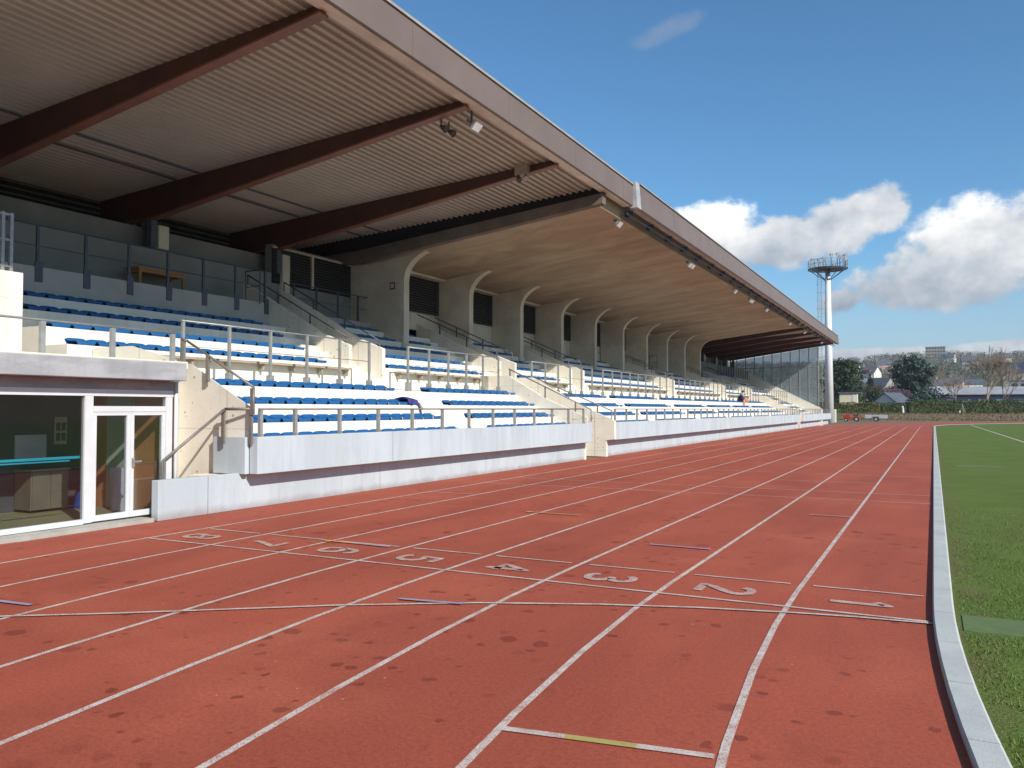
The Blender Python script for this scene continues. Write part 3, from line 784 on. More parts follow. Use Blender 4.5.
# dark hooped rails standing behind the stairs
for k_, y in enumerate((18.5, 31.4, 36.4, 47.2, 58.9)):
    t = thing('hoop_rail', (-18.9, y, 5.0), 'dark hooped guard rail beside ' + ['the first upper stair near the table', 'the second concrete arch', 'the third concrete arch', 'the sixth concrete arch', 'the eighth concrete arch'][k_], 'railing', RG)
    x0, x1 = -18.9, -18.3; z0 = 4.73 if k_ else 5.02; h = 1.05
    build('frame', MB().path([(x0, y, z0), (x0, y, z0 + h), (x1, y, z0 + h), (x1, y, z0)], .022), MT['steel_dark'], t)
    build('mid_rail', MB().tube((x0, y, z0 + .55), (x1, y, z0 + .55), .014), MT['steel_dark'], t)
SG = 'sloping stair handrails'
def stair_rail(label, pts, posts, m, r=.022, drop=.45, name='handrail', pw=.05):
    t = thing(name, pts[-1], label, 'handrail', SG)
    build('rail', MB().path(pts, r), MT[m], t, smooth=True)
    for p in posts:
        build('post', MB().box(p[0] - pw / 2, p[0] + pw / 2, p[1] - pw * .3, p[1] + pw * .3, p[2] - drop, p[2]), MT[m], t)
ordn = ['first', 'second', 'third', 'fourth', 'fifth', 'sixth']
for k_, (a, b) in enumerate(PAIRS):
    for y, nm in ((a + .08, 'near'), (b - .08, 'far')):
        z = lambda x, sl=(.535 if k_ == 0 else .436), up=(.30 if k_ == 0 else .40): 4.03 + sl * (-16.2 - x) + up
        pts = [(-19.5, y, z(-19.5) - .32), (-19.5, y, z(-19.5)), (-15.5, y, z(-15.5)), (-15.5, y, z(-15.5) - .38)]
        ps = [(x, y, z(x)) for x in (-18.2, -16.9)]
        stair_rail('dark handrail on the %s cheek of the %s upper stair from the clubroom' % (nm, ordn[k_]), pts, ps, 'steel_dark' if k_ < 3 else 'rail_grey', drop=.42)
stair_rail('grey handrail sloping down the cream cheek wall beside the canopy', [(-12.6, 10.74, 2.75), (-12.6, 10.74, 3.12), (-12.45, 10.74, 3.08), (-10.76, 10.74, 2.19), (-10.76, 10.74, 1.72)],
           [(-12.55, 10.74, 3.08), (-11.9, 10.74, 2.78), (-10.78, 10.74, 2.17)], 'rail_grey', .024, .48, pw=.075)
stair_rail('grey handrail going down from the landing to the clubroom door', [(-10.80, 10.75, 1.80), (-11.30, 10.60, 1.80), (-11.30, 9.30, .95), (-11.30, 9.30, .35)],
           [(-10.82, 10.75, 1.79), (-11.36, 10.62, 1.79), (-11.30, 9.30, .94)], 'rail_grey', .026, .62, pw=.07)
for k_, (y, p0, p1, lb) in enumerate(((26.94, (-14.1, 3.30), (-10.8, 1.78), 'near side of the first stair down to the track'), (29.08, (-14.1, 3.06), (-10.82, 1.74), 'far side of the first stair down to the track'),
                     (77.57, (-14.1, 3.2), (-10.8, 1.78), 'near side of the far stair down to the track'), (79.57, (-14.1, 3.2), (-10.8, 1.78), 'far side of the far stair down to the track'))):
    f = lambda x: p0[1] + (p1[1] - p0[1]) * (p0[0] - x) / (p0[0] - p1[0])
    stair_rail('weathered handrail sloping down the ' + lb, [(p0[0], y, p0[1]), (p1[0], y, p1[1]), (p1[0], y, p1[1] - .42)], [(x, y, f(x)) for x in (-14.05, -12.6, -11.4)], 'rail_grey', .022, .55)
# timber benches along the back of the walkway
for k_, (s0, s1, n) in enumerate(USEG):
    t = thing('walkway_bench', (-15.2, s0 + .3, 2.32), 'long narrow grey plank bench on brackets at the foot of the %s upper seat block' % (ordn + ['farthest'])[k_], 'bench', 'plank benches along the walkway')
    y0, y1 = (10.9, 18.95) if k_ == 0 else (s0 + .5, s1 - .7)
    build('plank', MB().box(-15.33, -15.09, y0, y1, 2.945, 3.0), MT['plank'], t)
    q = max(2, round((y1 - y0) / 1.22))
    for i in range(q + 1):
        y = y0 + .1 + (y1 - y0 - .2) * i / q
        build('bracket', MB().box(-15.33, -15.16, y - .025, y + .025, 2.80, 2.943), MT['plank'], t)

# ------------------------------------------------------------------ seats
def seat_mesh():
    prof = [(.03, -.004, .172), (.004, .035, .190), (.0, .075, .214), (.02, .098, .221), (.10, .095, .222), (.20, .080, .223), (.27, .092, .225), (.315, .135, .228), (.34, .175, .230), (.352, .196, .226), (.372, .196, .226), (.375, .17, .230), (.35, .10, .226), (.32, .02, .215)]
    nx = 9; mb = MB()
    for dep, z, hw in prof:
        for j in range(nx):
            u = -1 + 2 * j / (nx - 1)
            e = abs(u) ** 6
            zz = z + (.018 * u * u if .03 < dep < .3 else 0) - (.030 * e if z > .15 else 0)
            mb.v.append((-dep + .22, u * hw, zz * .84))
    for i in range(len(prof) - 1):
        for j in range(nx - 1): mb.f.append((i * nx + j, i * nx + j + 1, (i + 1) * nx + j + 1, (i + 1) * nx + j))
    mb.box(-.03, .03, -.05, .05, -.002, .055)
    return mb
LSEG = [(10.98, 19.3), (20.95, 26.75), (29.45, 36.2), (37.4, 44.6), (45.8, 52.4), (53.5, 60.3), (61.3, 67.2), (68.3, 76.9), (79.9, 93.4)]
USE = [(10.5, 18.35), (21.15, 27.75), (30.3, 35.0), (37.7, 50.9), (53.5, 65.5), (68.7, 77.0), (79.6, 93.2)]
P_ = .482; slots = []
for bi, (a, b) in enumerate(LSEG):
    n = int((b - a) / P_)
    for r in range(4):
        for k_ in range(n): slots.append((LX[r], a + P_ * (k_ + .5), LZ[r], 'lower', bi, r, k_))
for bi, (a, b) in enumerate(USE):
    n = int((b - a) / P_); rows = USEG[bi][2]
    for r in range(rows):
        for k_ in range(n):
            y = a + P_ * (k_ + .5)
            if bi == 0 and r >= 2 and y < 9: continue
            if r >= 3 and any(p - .3 < y < p + .65 for p in PY): continue
            slots.append((UX[r], y, UZ[r], 'upper', bi, r, k_))
# each lower row starts a little differently, as in the stands
slots = [s for s in slots if not (s[3] == 'lower' and s[4] in (1, 2) and s[5] == 3 and s[6] == 0 and s[4] == 2)]
slots.sort(key=lambda s: math.hypot(s[0], s[1]))
ORD = ['first', 'second', 'third', 'fourth', 'fifth', 'sixth', 'seventh', 'eighth', 'ninth', 'tenth', 'eleventh', 'twelfth', 'thirteenth', 'fourteenth', 'fifteenth', 'sixteenth', 'seventeenth', 'eighteenth', 'nineteenth', 'twentieth'] + ['twenty-' + x for x in ('first', 'second', 'third', 'fourth', 'fifth', 'sixth', 'seventh', 'eighth')]
ROW = ['bottom row', 'second row up', 'third row up', 'fourth row up', 'top row']
BLK = {'lower': ['nearest', 'second', 'third', 'fourth', 'fifth', 'sixth', 'seventh', 'eighth', 'ninth'], 'upper': ['nearest', 'second', 'third', 'fourth', 'fifth', 'sixth', 'seventh']}
proto = build('stadium_seat', seat_mesh(), MT['seat'], smooth=True)
first = True; NI = 298
for s in slots[:NI]:
    o = proto if first else proto.copy()
    if not first: COL.objects.link(o)
    first = False
    o.location = (s[0], s[1], s[2])
    tag(o, 'blue seat %s from the left, %s, %s %s block' % (ORD[s[6]], ROW[s[5]], BLK[s[3]][s[4]], s[3]), 'seat', 'blue plastic seats on the terraces')
rest = MB(); sm_ = seat_mesh()
for s in slots[NI:]:
    rest.add([(v[0] + s[0], v[1] + s[1], v[2] + s[2]) for v in sm_.v], sm_.f)
ro = build('stadium_seats', rest, MT['seat'], smooth=True); ro['kind'] = 'stuff'; tag(ro, 'distant rows of blue plastic seats further along the stand')

# dark cover thrown over the row end
jk = MB(); nn = 12
for i in range(nn + 1):
    for j in range(9):
        u, v = i / nn, j / 8
        x = LX[2] + .28 - .50 * v; y = 18.62 + .62 * u
        z = LZ[2] + .205 + .6 * .03 * math.sin(7 * u + 3 * v) - (.15 * (v < .05)) - .30 * max(0, u - .72) / .28 + .02 * math.sin(19 * u) - .07 * abs(v - .6)
        jk.v.append((x + .05 * math.sin(9 * u), y, z))
for i in range(nn):
    for j in range(8): jk.f.append((i * 9 + j, i * 9 + j + 1, (i + 1) * 9 + j + 1, (i + 1) * 9 + j))
jo = build('jacket', jk, MT['purple'], smooth=True); md = jo.modifiers.new('thick', 'SOLIDIFY'); md.thickness = .03
tag(jo, 'dark purple jacket draped over the end of a lower seat row near the first aisle', 'jacket')
build('sleeve', MB().tube((LX[2] + .22, 19.16, LZ[2] + .05), (LX[2] + .29, 19.24, LZ[2] - .12), .06, .045, 8), MT['stone'], jo)

# table on the top terrace
tb = thing('table', (-19.55, 15.7, 5.02), 'small orange wooden table on the top terrace behind the dark railing', 'table')
build('tabletop', box(-19.85, -19.25, 14.95, 16.55, 5.66, 5.71), MT['wood'], tb, bevel=.005)
build('apron', box(-19.82, -19.28, 15.0, 16.5, 5.58, 5.658), MT['wood'], tb)
for x in (-19.80, -19.30):
    for y in (15.02, 16.48): build('leg', box(x - .035, x + .035, y - .035, y + .035, 5.02, 5.58), MT['wood'], tb)

# gate posts on the raised box at the left edge
gp = thing('gate_frame', (-15.5, 9.1, 4.38), 'grey steel gate frame standing on the cream box at the left edge', 'gate')
for x, y in ((-15.5, 9.08), (-15.5, 9.24)): build('post', box(x - .03, x + .03, y - .03, y + .03, 4.381, 5.52), MT['steel'], gp)
for z in (4.5, 5.0, 5.48): build('rail', box(-15.525, -15.475, 6.2, 9.24, z - .02, z + .02), MT['steel'], gp)

# ------------------------------------------------------------------ floodlights under the eave
FG = 'floodlights under the roof edge'
def flood(y, label, x=-9.80, z=8.42, n=1, tilt=.5):
    t = thing('floodlight', (x, y, z + .2), label, 'floodlight', FG)
    build('bracket', MB().tube((x, y, z + .30), (x, y, z), .025).bar((x, y - .22, z), (x, y + .22, z), .03, .05), MT['steel_dark'], t)
    for i in range(n):
        yy = y + .42 * i
        c = Vector((x + .12, yy, z - .10)); d = Vector((.75, 0, -.66)); up = Vector((.66, 0, .75))
        a = Vector((0, 1, 0)); mb = MB(); vs = []
        for k2, sw, sh in ((-.10, .10, .06), (.05, .165, .115)):
            for i2, j2 in ((-1, -1), (1, -1), (1, 1), (-1, 1)): vs.append(c + d * k2 + a * (i2 * sw) + up * (j2 * sh))
        mb.add(vs, [(0, 1, 2, 3), (7, 6, 5, 4), (0, 4, 5, 1), (1, 5, 6, 2), (2, 6, 7, 3), (3, 7, 4, 0)])
        h = build('housing', mb, MT['lamp'], t)
        g = MB(); vs = [c + d * .052 + a * (i2 * .145) + up * (j2 * .095) for i2, j2 in ((-1, -1), (1, -1), (1, 1), (-1, 1))] + [c + d * .062 + a * (i2 * .145) + up * (j2 * .095) for i2, j2 in ((-1, -1), (1, -1), (1, 1), (-1, 1))]
        g.add(vs, [(0, 1, 2, 3), (7, 6, 5, 4), (0, 4, 5, 1), (1, 5, 6, 2), (2, 6, 7, 3), (3, 7, 4, 0)])
        build('lens', g, MT['lens'], h)
flood(16.7, 'white floodlight at the outer end of the second red beam', -9.75, 8.66)
flood(27.1, 'white floodlight beside the step in the eave', -9.9, 8.44)
flood(36.2, 'pair of white floodlights, second fitting along the concrete roof edge', -9.82, 8.42, 2)
for y, l in ((45.6, 'single floodlight halfway along the concrete roof edge'), (49.9, 'floodlight with twin lamps past the middle of the roof edge'), (55.2, 'floodlight third from the far end of the roof edge'),
             (65.0, 'floodlight near the junction with the far red beams'), (73.0, 'floodlight under the start of the far metal roof'), (85.0, 'last floodlight near the far end of the eave')):
    flood(y, l, n=2 if 'twin' in l else 1)
# loudspeakers at the second beam, box lamp at the third
for i, y in enumerate((16.4, 16.75)):
    t = thing('loudspeaker', (-10.35, y, 8.62), 'small black horn loudspeaker under the second red beam, ' + ('nearer the camera' if i == 0 else 'nearer the white floodlight'), 'loudspeaker', 'loudspeakers under the second beam')
    build('horn', MB().tube((-10.43, y, 8.60), (-10.28, y, 8.50), .04, .10, 12), MT['louvre'], t, smooth=False)
    build('bracket', MB().tube((-10.42, y, 8.62), (-10.42, y, 8.82), .02), MT['steel_dark'], t)
t = thing('camera_box', (-10.6, 21.0, 8.55), 'beige box with small dark lamps fixed to the third red beam', 'camera')
build('body', box(-10.75, -10.35, 20.90, 21.13, 8.62, 8.98), MT['plank'], t)
build('lamp', MB().tube((-10.68, 21.0, 8.60), (-10.60, 20.9, 8.44), .05, .08, 10), MT['louvre'], t)
build('lamp', MB().tube((-10.45, 21.0, 8.60), (-10.38, 20.9, 8.46), .05, .08, 10), MT['lamp'], t)

# ------------------------------------------------------------------ floodlight mast
mx, my = -11.95, 112.1
ms = thing('floodlight_mast', (mx, my, 0), 'tall white tapered floodlight mast with round lamp platform beyond the stand', 'floodlight mast')
build('pole', MB().tube((mx, my, 0), (mx, my, 19.0), .56, .33, 20), MT['mast'], ms, smooth=True)
build('head', MB().tube((mx, my, 19.0), (mx, my, 19.95), .30, .30, 16), MT['steel_dark'], ms)
pf = MB(); nseg = 20
ring = lambda r, z: [(mx + r * math.cos(2 * math.pi * i / nseg), my + r * math.sin(2 * math.pi * i / nseg), z) for i in range(nseg)]
pf.tube((mx, my, 19.90), (mx, my, 19.97), 1.25, 1.25, nseg)
for rr_ in (1.8, 2.4):
    p = ring(rr_, 19.93); pf.path(p + [p[0]], .07, 6)
for i in range(nseg): pf.tube(ring(1.2, 19.93)[i], ring(2.4, 19.93)[i], .05, n=5)
build('platform', pf, MT['steel_dark'], ms)
br = MB()
for i in range(8):
    a = 2 * math.pi * i / 8; br.tube((mx + .32 * math.cos(a), my + .32 * math.sin(a), 18.5), (mx + 2.2 * math.cos(a), my + 2.2 * math.sin(a), 19.85), .05, n=6)
build('brace', br, MT['steel_dark'], ms)
gr = MB()
for z in (20.5, 21.0):
    p = ring(2.4, z); gr.path(p + [p[0]], .03, 5)
for i in range(nseg): gr.tube(ring(2.4, 20.0)[i], ring(2.4, 21.0)[i], .03, n=5)
build('guard_rail', gr, MT['steel'], ms)
rl = random.Random(5)
for i in range(14):
    a = 2 * math.pi * i / 14 + rl.uniform(-.1, .1); rr = 1.5 + rl.random() * .9; hz = 20.7 + rl.random() * 1.1
    p = Vector((mx + rr * math.cos(a), my + rr * math.sin(a), hz)); d = Vector((.75, -.5, -.35)).normalized()
    l = build('lamp', MB().tube(p - d * .16, p + d * .14, .11, .26, 12), MT['lamp'], ms)
    build('stand', MB().tube((p.x, p.y, 20.0), p, .045, n=6), MT['steel_dark'], l)
ld = MB(); lx = mx - 1.0; ly = my - .3
for s in (-.22, .22): ld.tube((lx + s, ly, 2.0), (lx + s, ly, 19.9), .03, n=5)
for i in range(60): ld.tube((lx - .22, ly, 2.1 + .3 * i), (lx + .22, ly, 2.1 + .3 * i), .018, n=4)
for i in range(12): ld.bar((lx + .2, ly, 3 + 1.4 * i), (mx, my, 3 + 1.4 * i), .05)
for i in range(16):
    z = 3.2 + 1.05 * i; pts = [(lx + .42 * math.cos(a), ly - .1 - .62 * math.sin(a), z) for a in [math.pi * q / 6 for q in range(7)]]; ld.path(pts, .02, 4)
build('ladder', ld, MT['steel'], ms)
tag(build('utility_box', box(-12.9, -11.6, 116, 117, 0, 1.75), MT['render_w'], bevel=.03), 'pale grey utility box standing at the foot of the mast', 'utility box')

# ------------------------------------------------------------------ mower and trailer at the end of the straight
def wheel(parent, c, r, w):
    o = build('wheel', MB().tube((c[0], c[1] - w / 2, c[2]), (c[0], c[1] + w / 2, c[2]), r, r, 16), MT['rubber'], parent)
    build('rim', MB().tube((c[0], c[1] - w / 2 - .01, c[2]), (c[0], c[1] + w / 2 + .01, c[2]), r * .55, r * .55, 12), MT['lamp'], o)
mw = thing('ride_on_mower', (-10.6, 127.4, 0), 'red ride-on mower parked at the far end of the straight', 'mower')
build('bonnet', MB().prism([(-11.6, .45), (-11.7, .85), (-11.5, .98), (-10.75, 1.0), (-10.7, .45)], 127.1, 127.75), MT['red'], mw, bevel=.04)
build('deck', MB().prism([(-11.5, .25), (-11.5, .42), (-9.5, .42), (-9.4, .25)], 126.95, 127.9), MT['red'], mw)
build('fender', MB().prism([(-10.4, .5), (-10.3, .78), (-9.6, .80), (-9.5, .5)], 126.98, 127.86), MT['red'], mw, bevel=.03)
build('saddle', MB().prism([(-10.3, .80), (-10.3, .90), (-9.85, .92), (-9.72, 1.35), (-9.62, 1.33), (-9.7, .80)], 127.2, 127.65), MT['rubber'], mw)
build('steering_wheel', MB().tube((-10.7, 127.43, 1.0), (-10.5, 127.43, 1.22), .02).tube((-10.5, 127.43, 1.21), (-10.48, 127.43, 1.235), .19, n=14), MT['rubber'], mw)
for x, r in ((-11.3, .24), (-9.9, .34)):
    for y in (126.95, 127.9): wheel(mw, (x, y, r), r, .24)
tl = thing('trailer', (-7.4, 129, 0), 'silver flat-sided trailer standing beside the red mower', 'trailer')
build('body', box(-8.9, -5.95, 128.4, 129.7, .45, .95), MT['silver'], tl, bevel=.02)
build('drawbar', MB().bar((-8.9, 129, .45), (-9.3, 128.9, .42), .08), MT['steel_dark'], tl)
build('mudguard', MB().prism([(-7.85, .45), (-7.75, .72), (-7.05, .72), (-6.95, .45)], 128.25, 128.39), MT['louvre'], tl)
for y in (128.3, 129.8): wheel(tl, (-7.4, y, .31), .31, .18)

# ------------------------------------------------------------------ person seated far down the stand
def skin_obj(name, verts, edges, mat, parent, sub=1):
    o0 = ORG[parent.as_pointer()] if parent else Vector((0, 0, 0))
    me = bpy.data.meshes.new(name); me.from_pydata([tuple(Vector(v[:3]) - o0) for v in verts], edges, []); me.update()
    o = bpy.data.objects.new(name, me); COL.objects.link(o)
    if parent: o.parent = parent; ORG[o.as_pointer()] = o0
    m = o.modifiers.new('skin', 'SKIN')
    lay = me.skin_vertices[0] if me.skin_vertices else None
    if lay is None:
        bm = bmesh.new(); bm.from_mesh(me); bm.verts.layers.skin.verify(); bm.to_mesh(me); bm.free(); lay = me.skin_vertices[0]
    for i, v in enumerate(verts): lay.data[i].radius = (v[3], v[3]); lay.data[i].use_root = (i == 0)
    s = o.modifiers.new('sub', 'SUBSURF'); s.levels = sub; s.render_levels = sub
    me.materials.append(mat); return o
px, py_, pz = LX[3] - .05, 66.9, LZ[3] + .08
person = thing('person', (px, py_, pz), 'person in a dark jacket sitting bent forward with bare lower legs on the terrace', 'person')
B = lambda x, y, z, r: (px + x, py_ + y, pz + z, r)
bv = [B(0, 0, .12, .15), B(.06, 0, .34, .14), B(.18, 0, .55, .15), B(.27, 0, .66, .055), B(.31, 0, .73, .085), B(.335, 0, .83, .095),
      B(.03, -.11, .10, .10), B(.42, -.14, .10, .075), B(.40, -.14, -.18, .06), B(.38, -.14, -.36, .045), B(.52, -.15, -.39, .04),
      B(.03, .11, .10, .10), B(.42, .14, .10, .075), B(.40, .14, -.18, .06), B(.38, .14, -.36, .045), B(.52, .15, -.39, .04),
      B(.19, -.20, .54, .06), B(.27, -.26, .28, .05), B(.45, -.17, .20, .038), B(.52, -.12, .17, .03),
      B(.19, .20, .54, .06), B(.27, .26, .28, .05), B(.45, .17, .20, .038), B(.52, .12, .17, .03)]
be = [(0, 1), (1, 2), (2, 3), (3, 4), (4, 5), (0, 6), (6, 7), (7, 8), (8, 9), (9, 10), (0, 11), (11, 12), (12, 13), (13, 14), (14, 15), (2, 16), (16, 17), (17, 18), (18, 19), (2, 20), (20, 21), (21, 22), (22, 23)]
skin_obj('body', bv, be, MT['skin'], person, 2)
jv = [(*bv[i][:3], bv[i][3] + .025) for i in (0, 1, 2, 16, 17, 18, 20, 21, 22)]
skin_obj('jacket', jv, [(0, 1), (1, 2), (2, 3), (3, 4), (4, 5), (2, 6), (6, 7), (7, 8)], MT['cloth'], person, 2)
tv = [(*bv[i][:3], bv[i][3] + .02) for i in (0, 6, 7, 11, 12)]
skin_obj('shorts', tv, [(0, 1), (1, 2), (0, 3), (3, 4)], MT['cloth'], person, 2)
hm = MB()
for i in range(7):
    for j in range(12):
        th_ = math.pi * .55 * i / 6; a = 2 * math.pi * j / 12
        hm.v.append((px + .315 + .115 * math.sin(th_) * math.cos(a), py_ + .11 * math.sin(th_) * math.sin(a), pz + .81 + .125 * math.cos(th_)))
for i in range(6):
    for j in range(12): hm.f.append((i * 12 + j, i * 12 + (j + 1) % 12, (i + 1) * 12 + (j + 1) % 12, (i + 1) * 12 + j))
build('hair', hm, MT['hair'], person, smooth=True)
bgm = MB()
for i in range(9):
    for j in range(12):
        th_ = math.pi * i / 8; a = 2 * math.pi * j / 12; w = 1 + .15 * math.sin(3 * a)
        bgm.v.append((px + .45 + .17 * w * math.sin(th_) * math.cos(a), py_ + .75 + .28 * w * math.sin(th_) * math.sin(a), LZ[3] + .16 + .155 * math.cos(th_)))
for i in range(8):
    for j in range(12): bgm.f.append((i * 12 + j, i * 12 + (j + 1) % 12, (i + 1) * 12 + (j + 1) % 12, (i + 1) * 12 + j))
bg = build('bag', bgm, MT['orange'], smooth=True); tag(bg, 'soft orange bag beside the seated person', 'bag')
build('strap', MB().path([(px + .45, py_ + .55, LZ[3] + .25), (px + .45, py_ + .65, LZ[3] + .40), (px + .45, py_ + .85, LZ[3] + .40), (px + .45, py_ + .95, LZ[3] + .25)], .015), MT['orange'], bg)

# ------------------------------------------------------------------ trees, hedges
def leaf(mb, c, s, rg, flat=0.0):
    n = Vector((rg.gauss(0, 1), rg.gauss(0, 1), rg.gauss(0, 1) + flat)).normalized()
    a = n.orthogonal().normalized(); a.rotate(Matrix.Rotation(rg.random() * 6.28, 3, n)); b = n.cross(a)
    a *= s * (.6 + .6 * rg.random()); b *= s * (.35 + .4 * rg.random())
    mb.add([c - a, c + b * .8 - a * .1, c + a, c - b * .8 + a * .1], [(0, 1, 2, 3)])
def clump(mb, c, r, n, s, rg, flat=0., sq=.7):
    for _ in range(n):
        d = Vector((rg.gauss(0, 1), rg.gauss(0, 1), rg.gauss(0, 1))).normalized() * r * rg.random() ** .45
        d.z *= sq; leaf(mb, c + d, s, rg, flat)
def evergreen(name, loc, h, w, mat, label, seed, prof, nb=70, ls=.42, group=None, cn=42):
    rg = random.Random(seed); t = thing(name, loc, label, 'tree', group); L = Vector(loc)
    tk = MB(); tk.tube(L - Vector((0, 0, .3)), L + Vector((0, 0, h * .9)), .045 * h * .7, .05, 8)
    cr = MB()
    for i in range(nb):
        u = (i + rg.random()) / nb; z = h * (.06 + .92 * u); rad_ = w / 2 * prof(u) * rg.uniform(.6, 1.08)
        a = i * 2.4 + rg.uniform(-.4, .4); d = Vector((math.cos(a), math.sin(a), 0))
        tip = L + Vector((0, 0, z)) + d * rad_ + Vector((0, 0, rg.uniform(-.05, .06) * h))
        st_ = L + Vector((0, 0, z * .93)); tk.tube(st_, tip, .07, .02, 5)
        for q in (.35, .6, .82, 1.0):
            clump(cr, st_.lerp(tip, q), (.5 + .5 * q) * w * .085 * rg.uniform(.8, 1.35), cn // 4 + 4, ls, rg, .6)
    build('trunk', tk, MT['bark'], t); build('crown', cr, MT[mat], t)
evergreen('cedar_tree', (-4.4, 211.7, ground_h(-4.4, 211.7)), 12.9, 12.6, 'conifer', 'large dark blue-green conifer with broad uneven crown behind the hedge', 11, lambda u: (.80 + .25 * math.sin(u * 9)) * (1 - u ** 3.2) ** .6 + .08, 150, .40, cn=66)
evergreen('pine_tree', (-18.5, 204.7, ground_h(-18.5, 204.7)), 12.6, 9.5, 'pine', 'dark green pine close behind the white mast', 12, lambda u: .55 + .5 * math.sin(math.pi * min(1, u * 1.02) ** 1.1), 100, .40, cn=54)
evergreen('cypress_tree', (-11.5, 194.5, ground_h(-11.5, 194.5)), 5.3, 3.0, 'pine', 'small dark evergreen to the left of the purple tree', 13, lambda u: 1.0 - .75 * u, 40, .28)
evergreen('cypress_tree', (-13.5, 215, ground_h(-13.5, 215)), 8.4, 4.0, 'conifer', 'slim grey-green evergreen between the pine and the cedar', 14, lambda u: .9 - .7 * u, 45, .3)
def bare_tree(loc, h, seed, label, mat='bark_pale', spread=.5, lv=6, name='bare_tree', leafmat=None):
    rg = random.Random(seed); t = thing(name, loc, label, 'tree'); L = Vector(loc); tk = MB(); tw = MB(); tips = []
    def grow(p, d, l, r, k):
        q = p + d * l; (tk if k > lv - 3 else tw).tube(p, q, r, r * .68, 6 if k > lv - 2 else 3, False)
        if k == 0: tips.append(q); return
        for i in range(3 if k > 1 else 4):
            nd = (d + Vector((rg.gauss(0, spread), rg.gauss(0, spread), rg.gauss(.22, spread * .4)))).normalized()
            grow(p.lerp(q, rg.uniform(.55, 1)), nd, l * rg.uniform(.68, .92), max(r * .60, .03), k - 1)
    grow(L - Vector((0, 0, .2)), Vector((0, 0, 1)), h * .30, h * .019, lv)
    build('trunk', tk, MT[mat], t); build('crown', tw, MT[mat], t)
    if leafmat:
        cr = MB()
        for q in tips: clump(cr, q, .5, 7, .16, rg)
        build('leaves', cr, MT[leafmat], t)
bare_tree((11.1, 219.8, ground_h(11.1, 219.8)), 15.5, 21, 'tall spreading bare tree with pale twigs behind the far hedge')
bare_tree((4.9, 239.1, ground_h(4.9, 239.1)), 11.8, 22, 'smaller bare tree to the left of the tall bare tree', spread=.55, lv=5)
bare_tree((14.8, 226, ground_h(14.8, 226)), 12.0, 23, 'bare tree close to the right of the tall bare tree', spread=.5, lv=5)
bare_tree((-14.5, 208, ground_h(-14.5, 208)), 9.5, 24, 'bare brown tree between the pine and the cream shed roof', 'bark', .55, 5)
bare_tree((-11.3, 206, ground_h(-11.3, 206)), 8.0, 25, 'small bare reddish tree beside the cream shed', 'bark', .55, 5)
bare_tree((-7.6, 198.8, ground_h(-7.6, 198.8)), 6.3, 26, 'purple leaved plum tree in front of the cedar', 'bark', .6, 5, 'plum_tree', 'plum')
def hedge(name, pts, z, h, w, mat, label, seed, n, ls=.2):
    rg = random.Random(seed); core = MB(); cr = MB()
    for (x0, y0), (x1, y1) in zip(pts, pts[1:]):
        L = math.hypot(x1 - x0, y1 - y0)
        core.bar((x0, y0, z + h * .46), (x1, y1, z + h * .46), w * .8, h * .92)
        d = Vector((x1 - x0, y1 - y0, 0)).normalized(); nrm = Vector((d.y, -d.x, 0))
        if nrm.y > 0: nrm = -nrm
        for _ in range(int(n * L)):
            u = rg.random() * L; p = Vector((x0, y0, z)) + d * u
            bump = .10 * math.sin(u * 1.3) + .06 * math.sin(u * 3.7 + 1)
            if rg.random() < .7: p += nrm * (w / 2 + rg.uniform(-.12, .12)) + Vector((0, 0, h * rg.random()))
            else: p += nrm * rg.uniform(-w / 2, w / 2) + Vector((0, 0, h + rg.uniform(-.1, .15) + bump))
            leaf(cr, p, ls, rg)
    t = thing(name, (*pts[0], z), label, 'hedge')
    build('branches', core, MT[mat], t); build('foliage', cr, MT[mat], t)
hedge('hedge', [(-4.6, 176.5), (14, 186.5), (45, 203)], 1.0, 2.4, 1.6, 'hedge', 'long clipped dark green hedge behind the far bend', 31, 150)
hedge('hedge', [(-30, 166), (-15.8, 171.5), (-9.5, 174)], .8, 2.1, 1.6, 'hedge2', 'lower yellowish green hedge at the left beyond the mower', 32, 150)
hedge('hedge', [(-9.2, 174.5), (-4.9, 176.4)], .9, 1.9, 1.2, 'hedge', 'short dark hedge below the grey gabled roof', 33, 150)
# dry scrub on the bank
rg = random.Random(41); sb = MB()
for _ in range(16000):
    x, y = rg.uniform(-32, 62), 141.5 + 24 * rg.random() ** 1.5
    zz = ground_h(x, y); leaf(sb, Vector((x, y, zz + .12 * rg.random())), .15, rg)
MT['scrub'] = M('dry_scrub', (.17, .105, .06), (.10, .105, .035), .35, .95)
so = build('scrub', sb, MT['scrub']); so['kind'] = 'stuff'; tag(so, 'low brown and green scrub covering the bank behind the track')

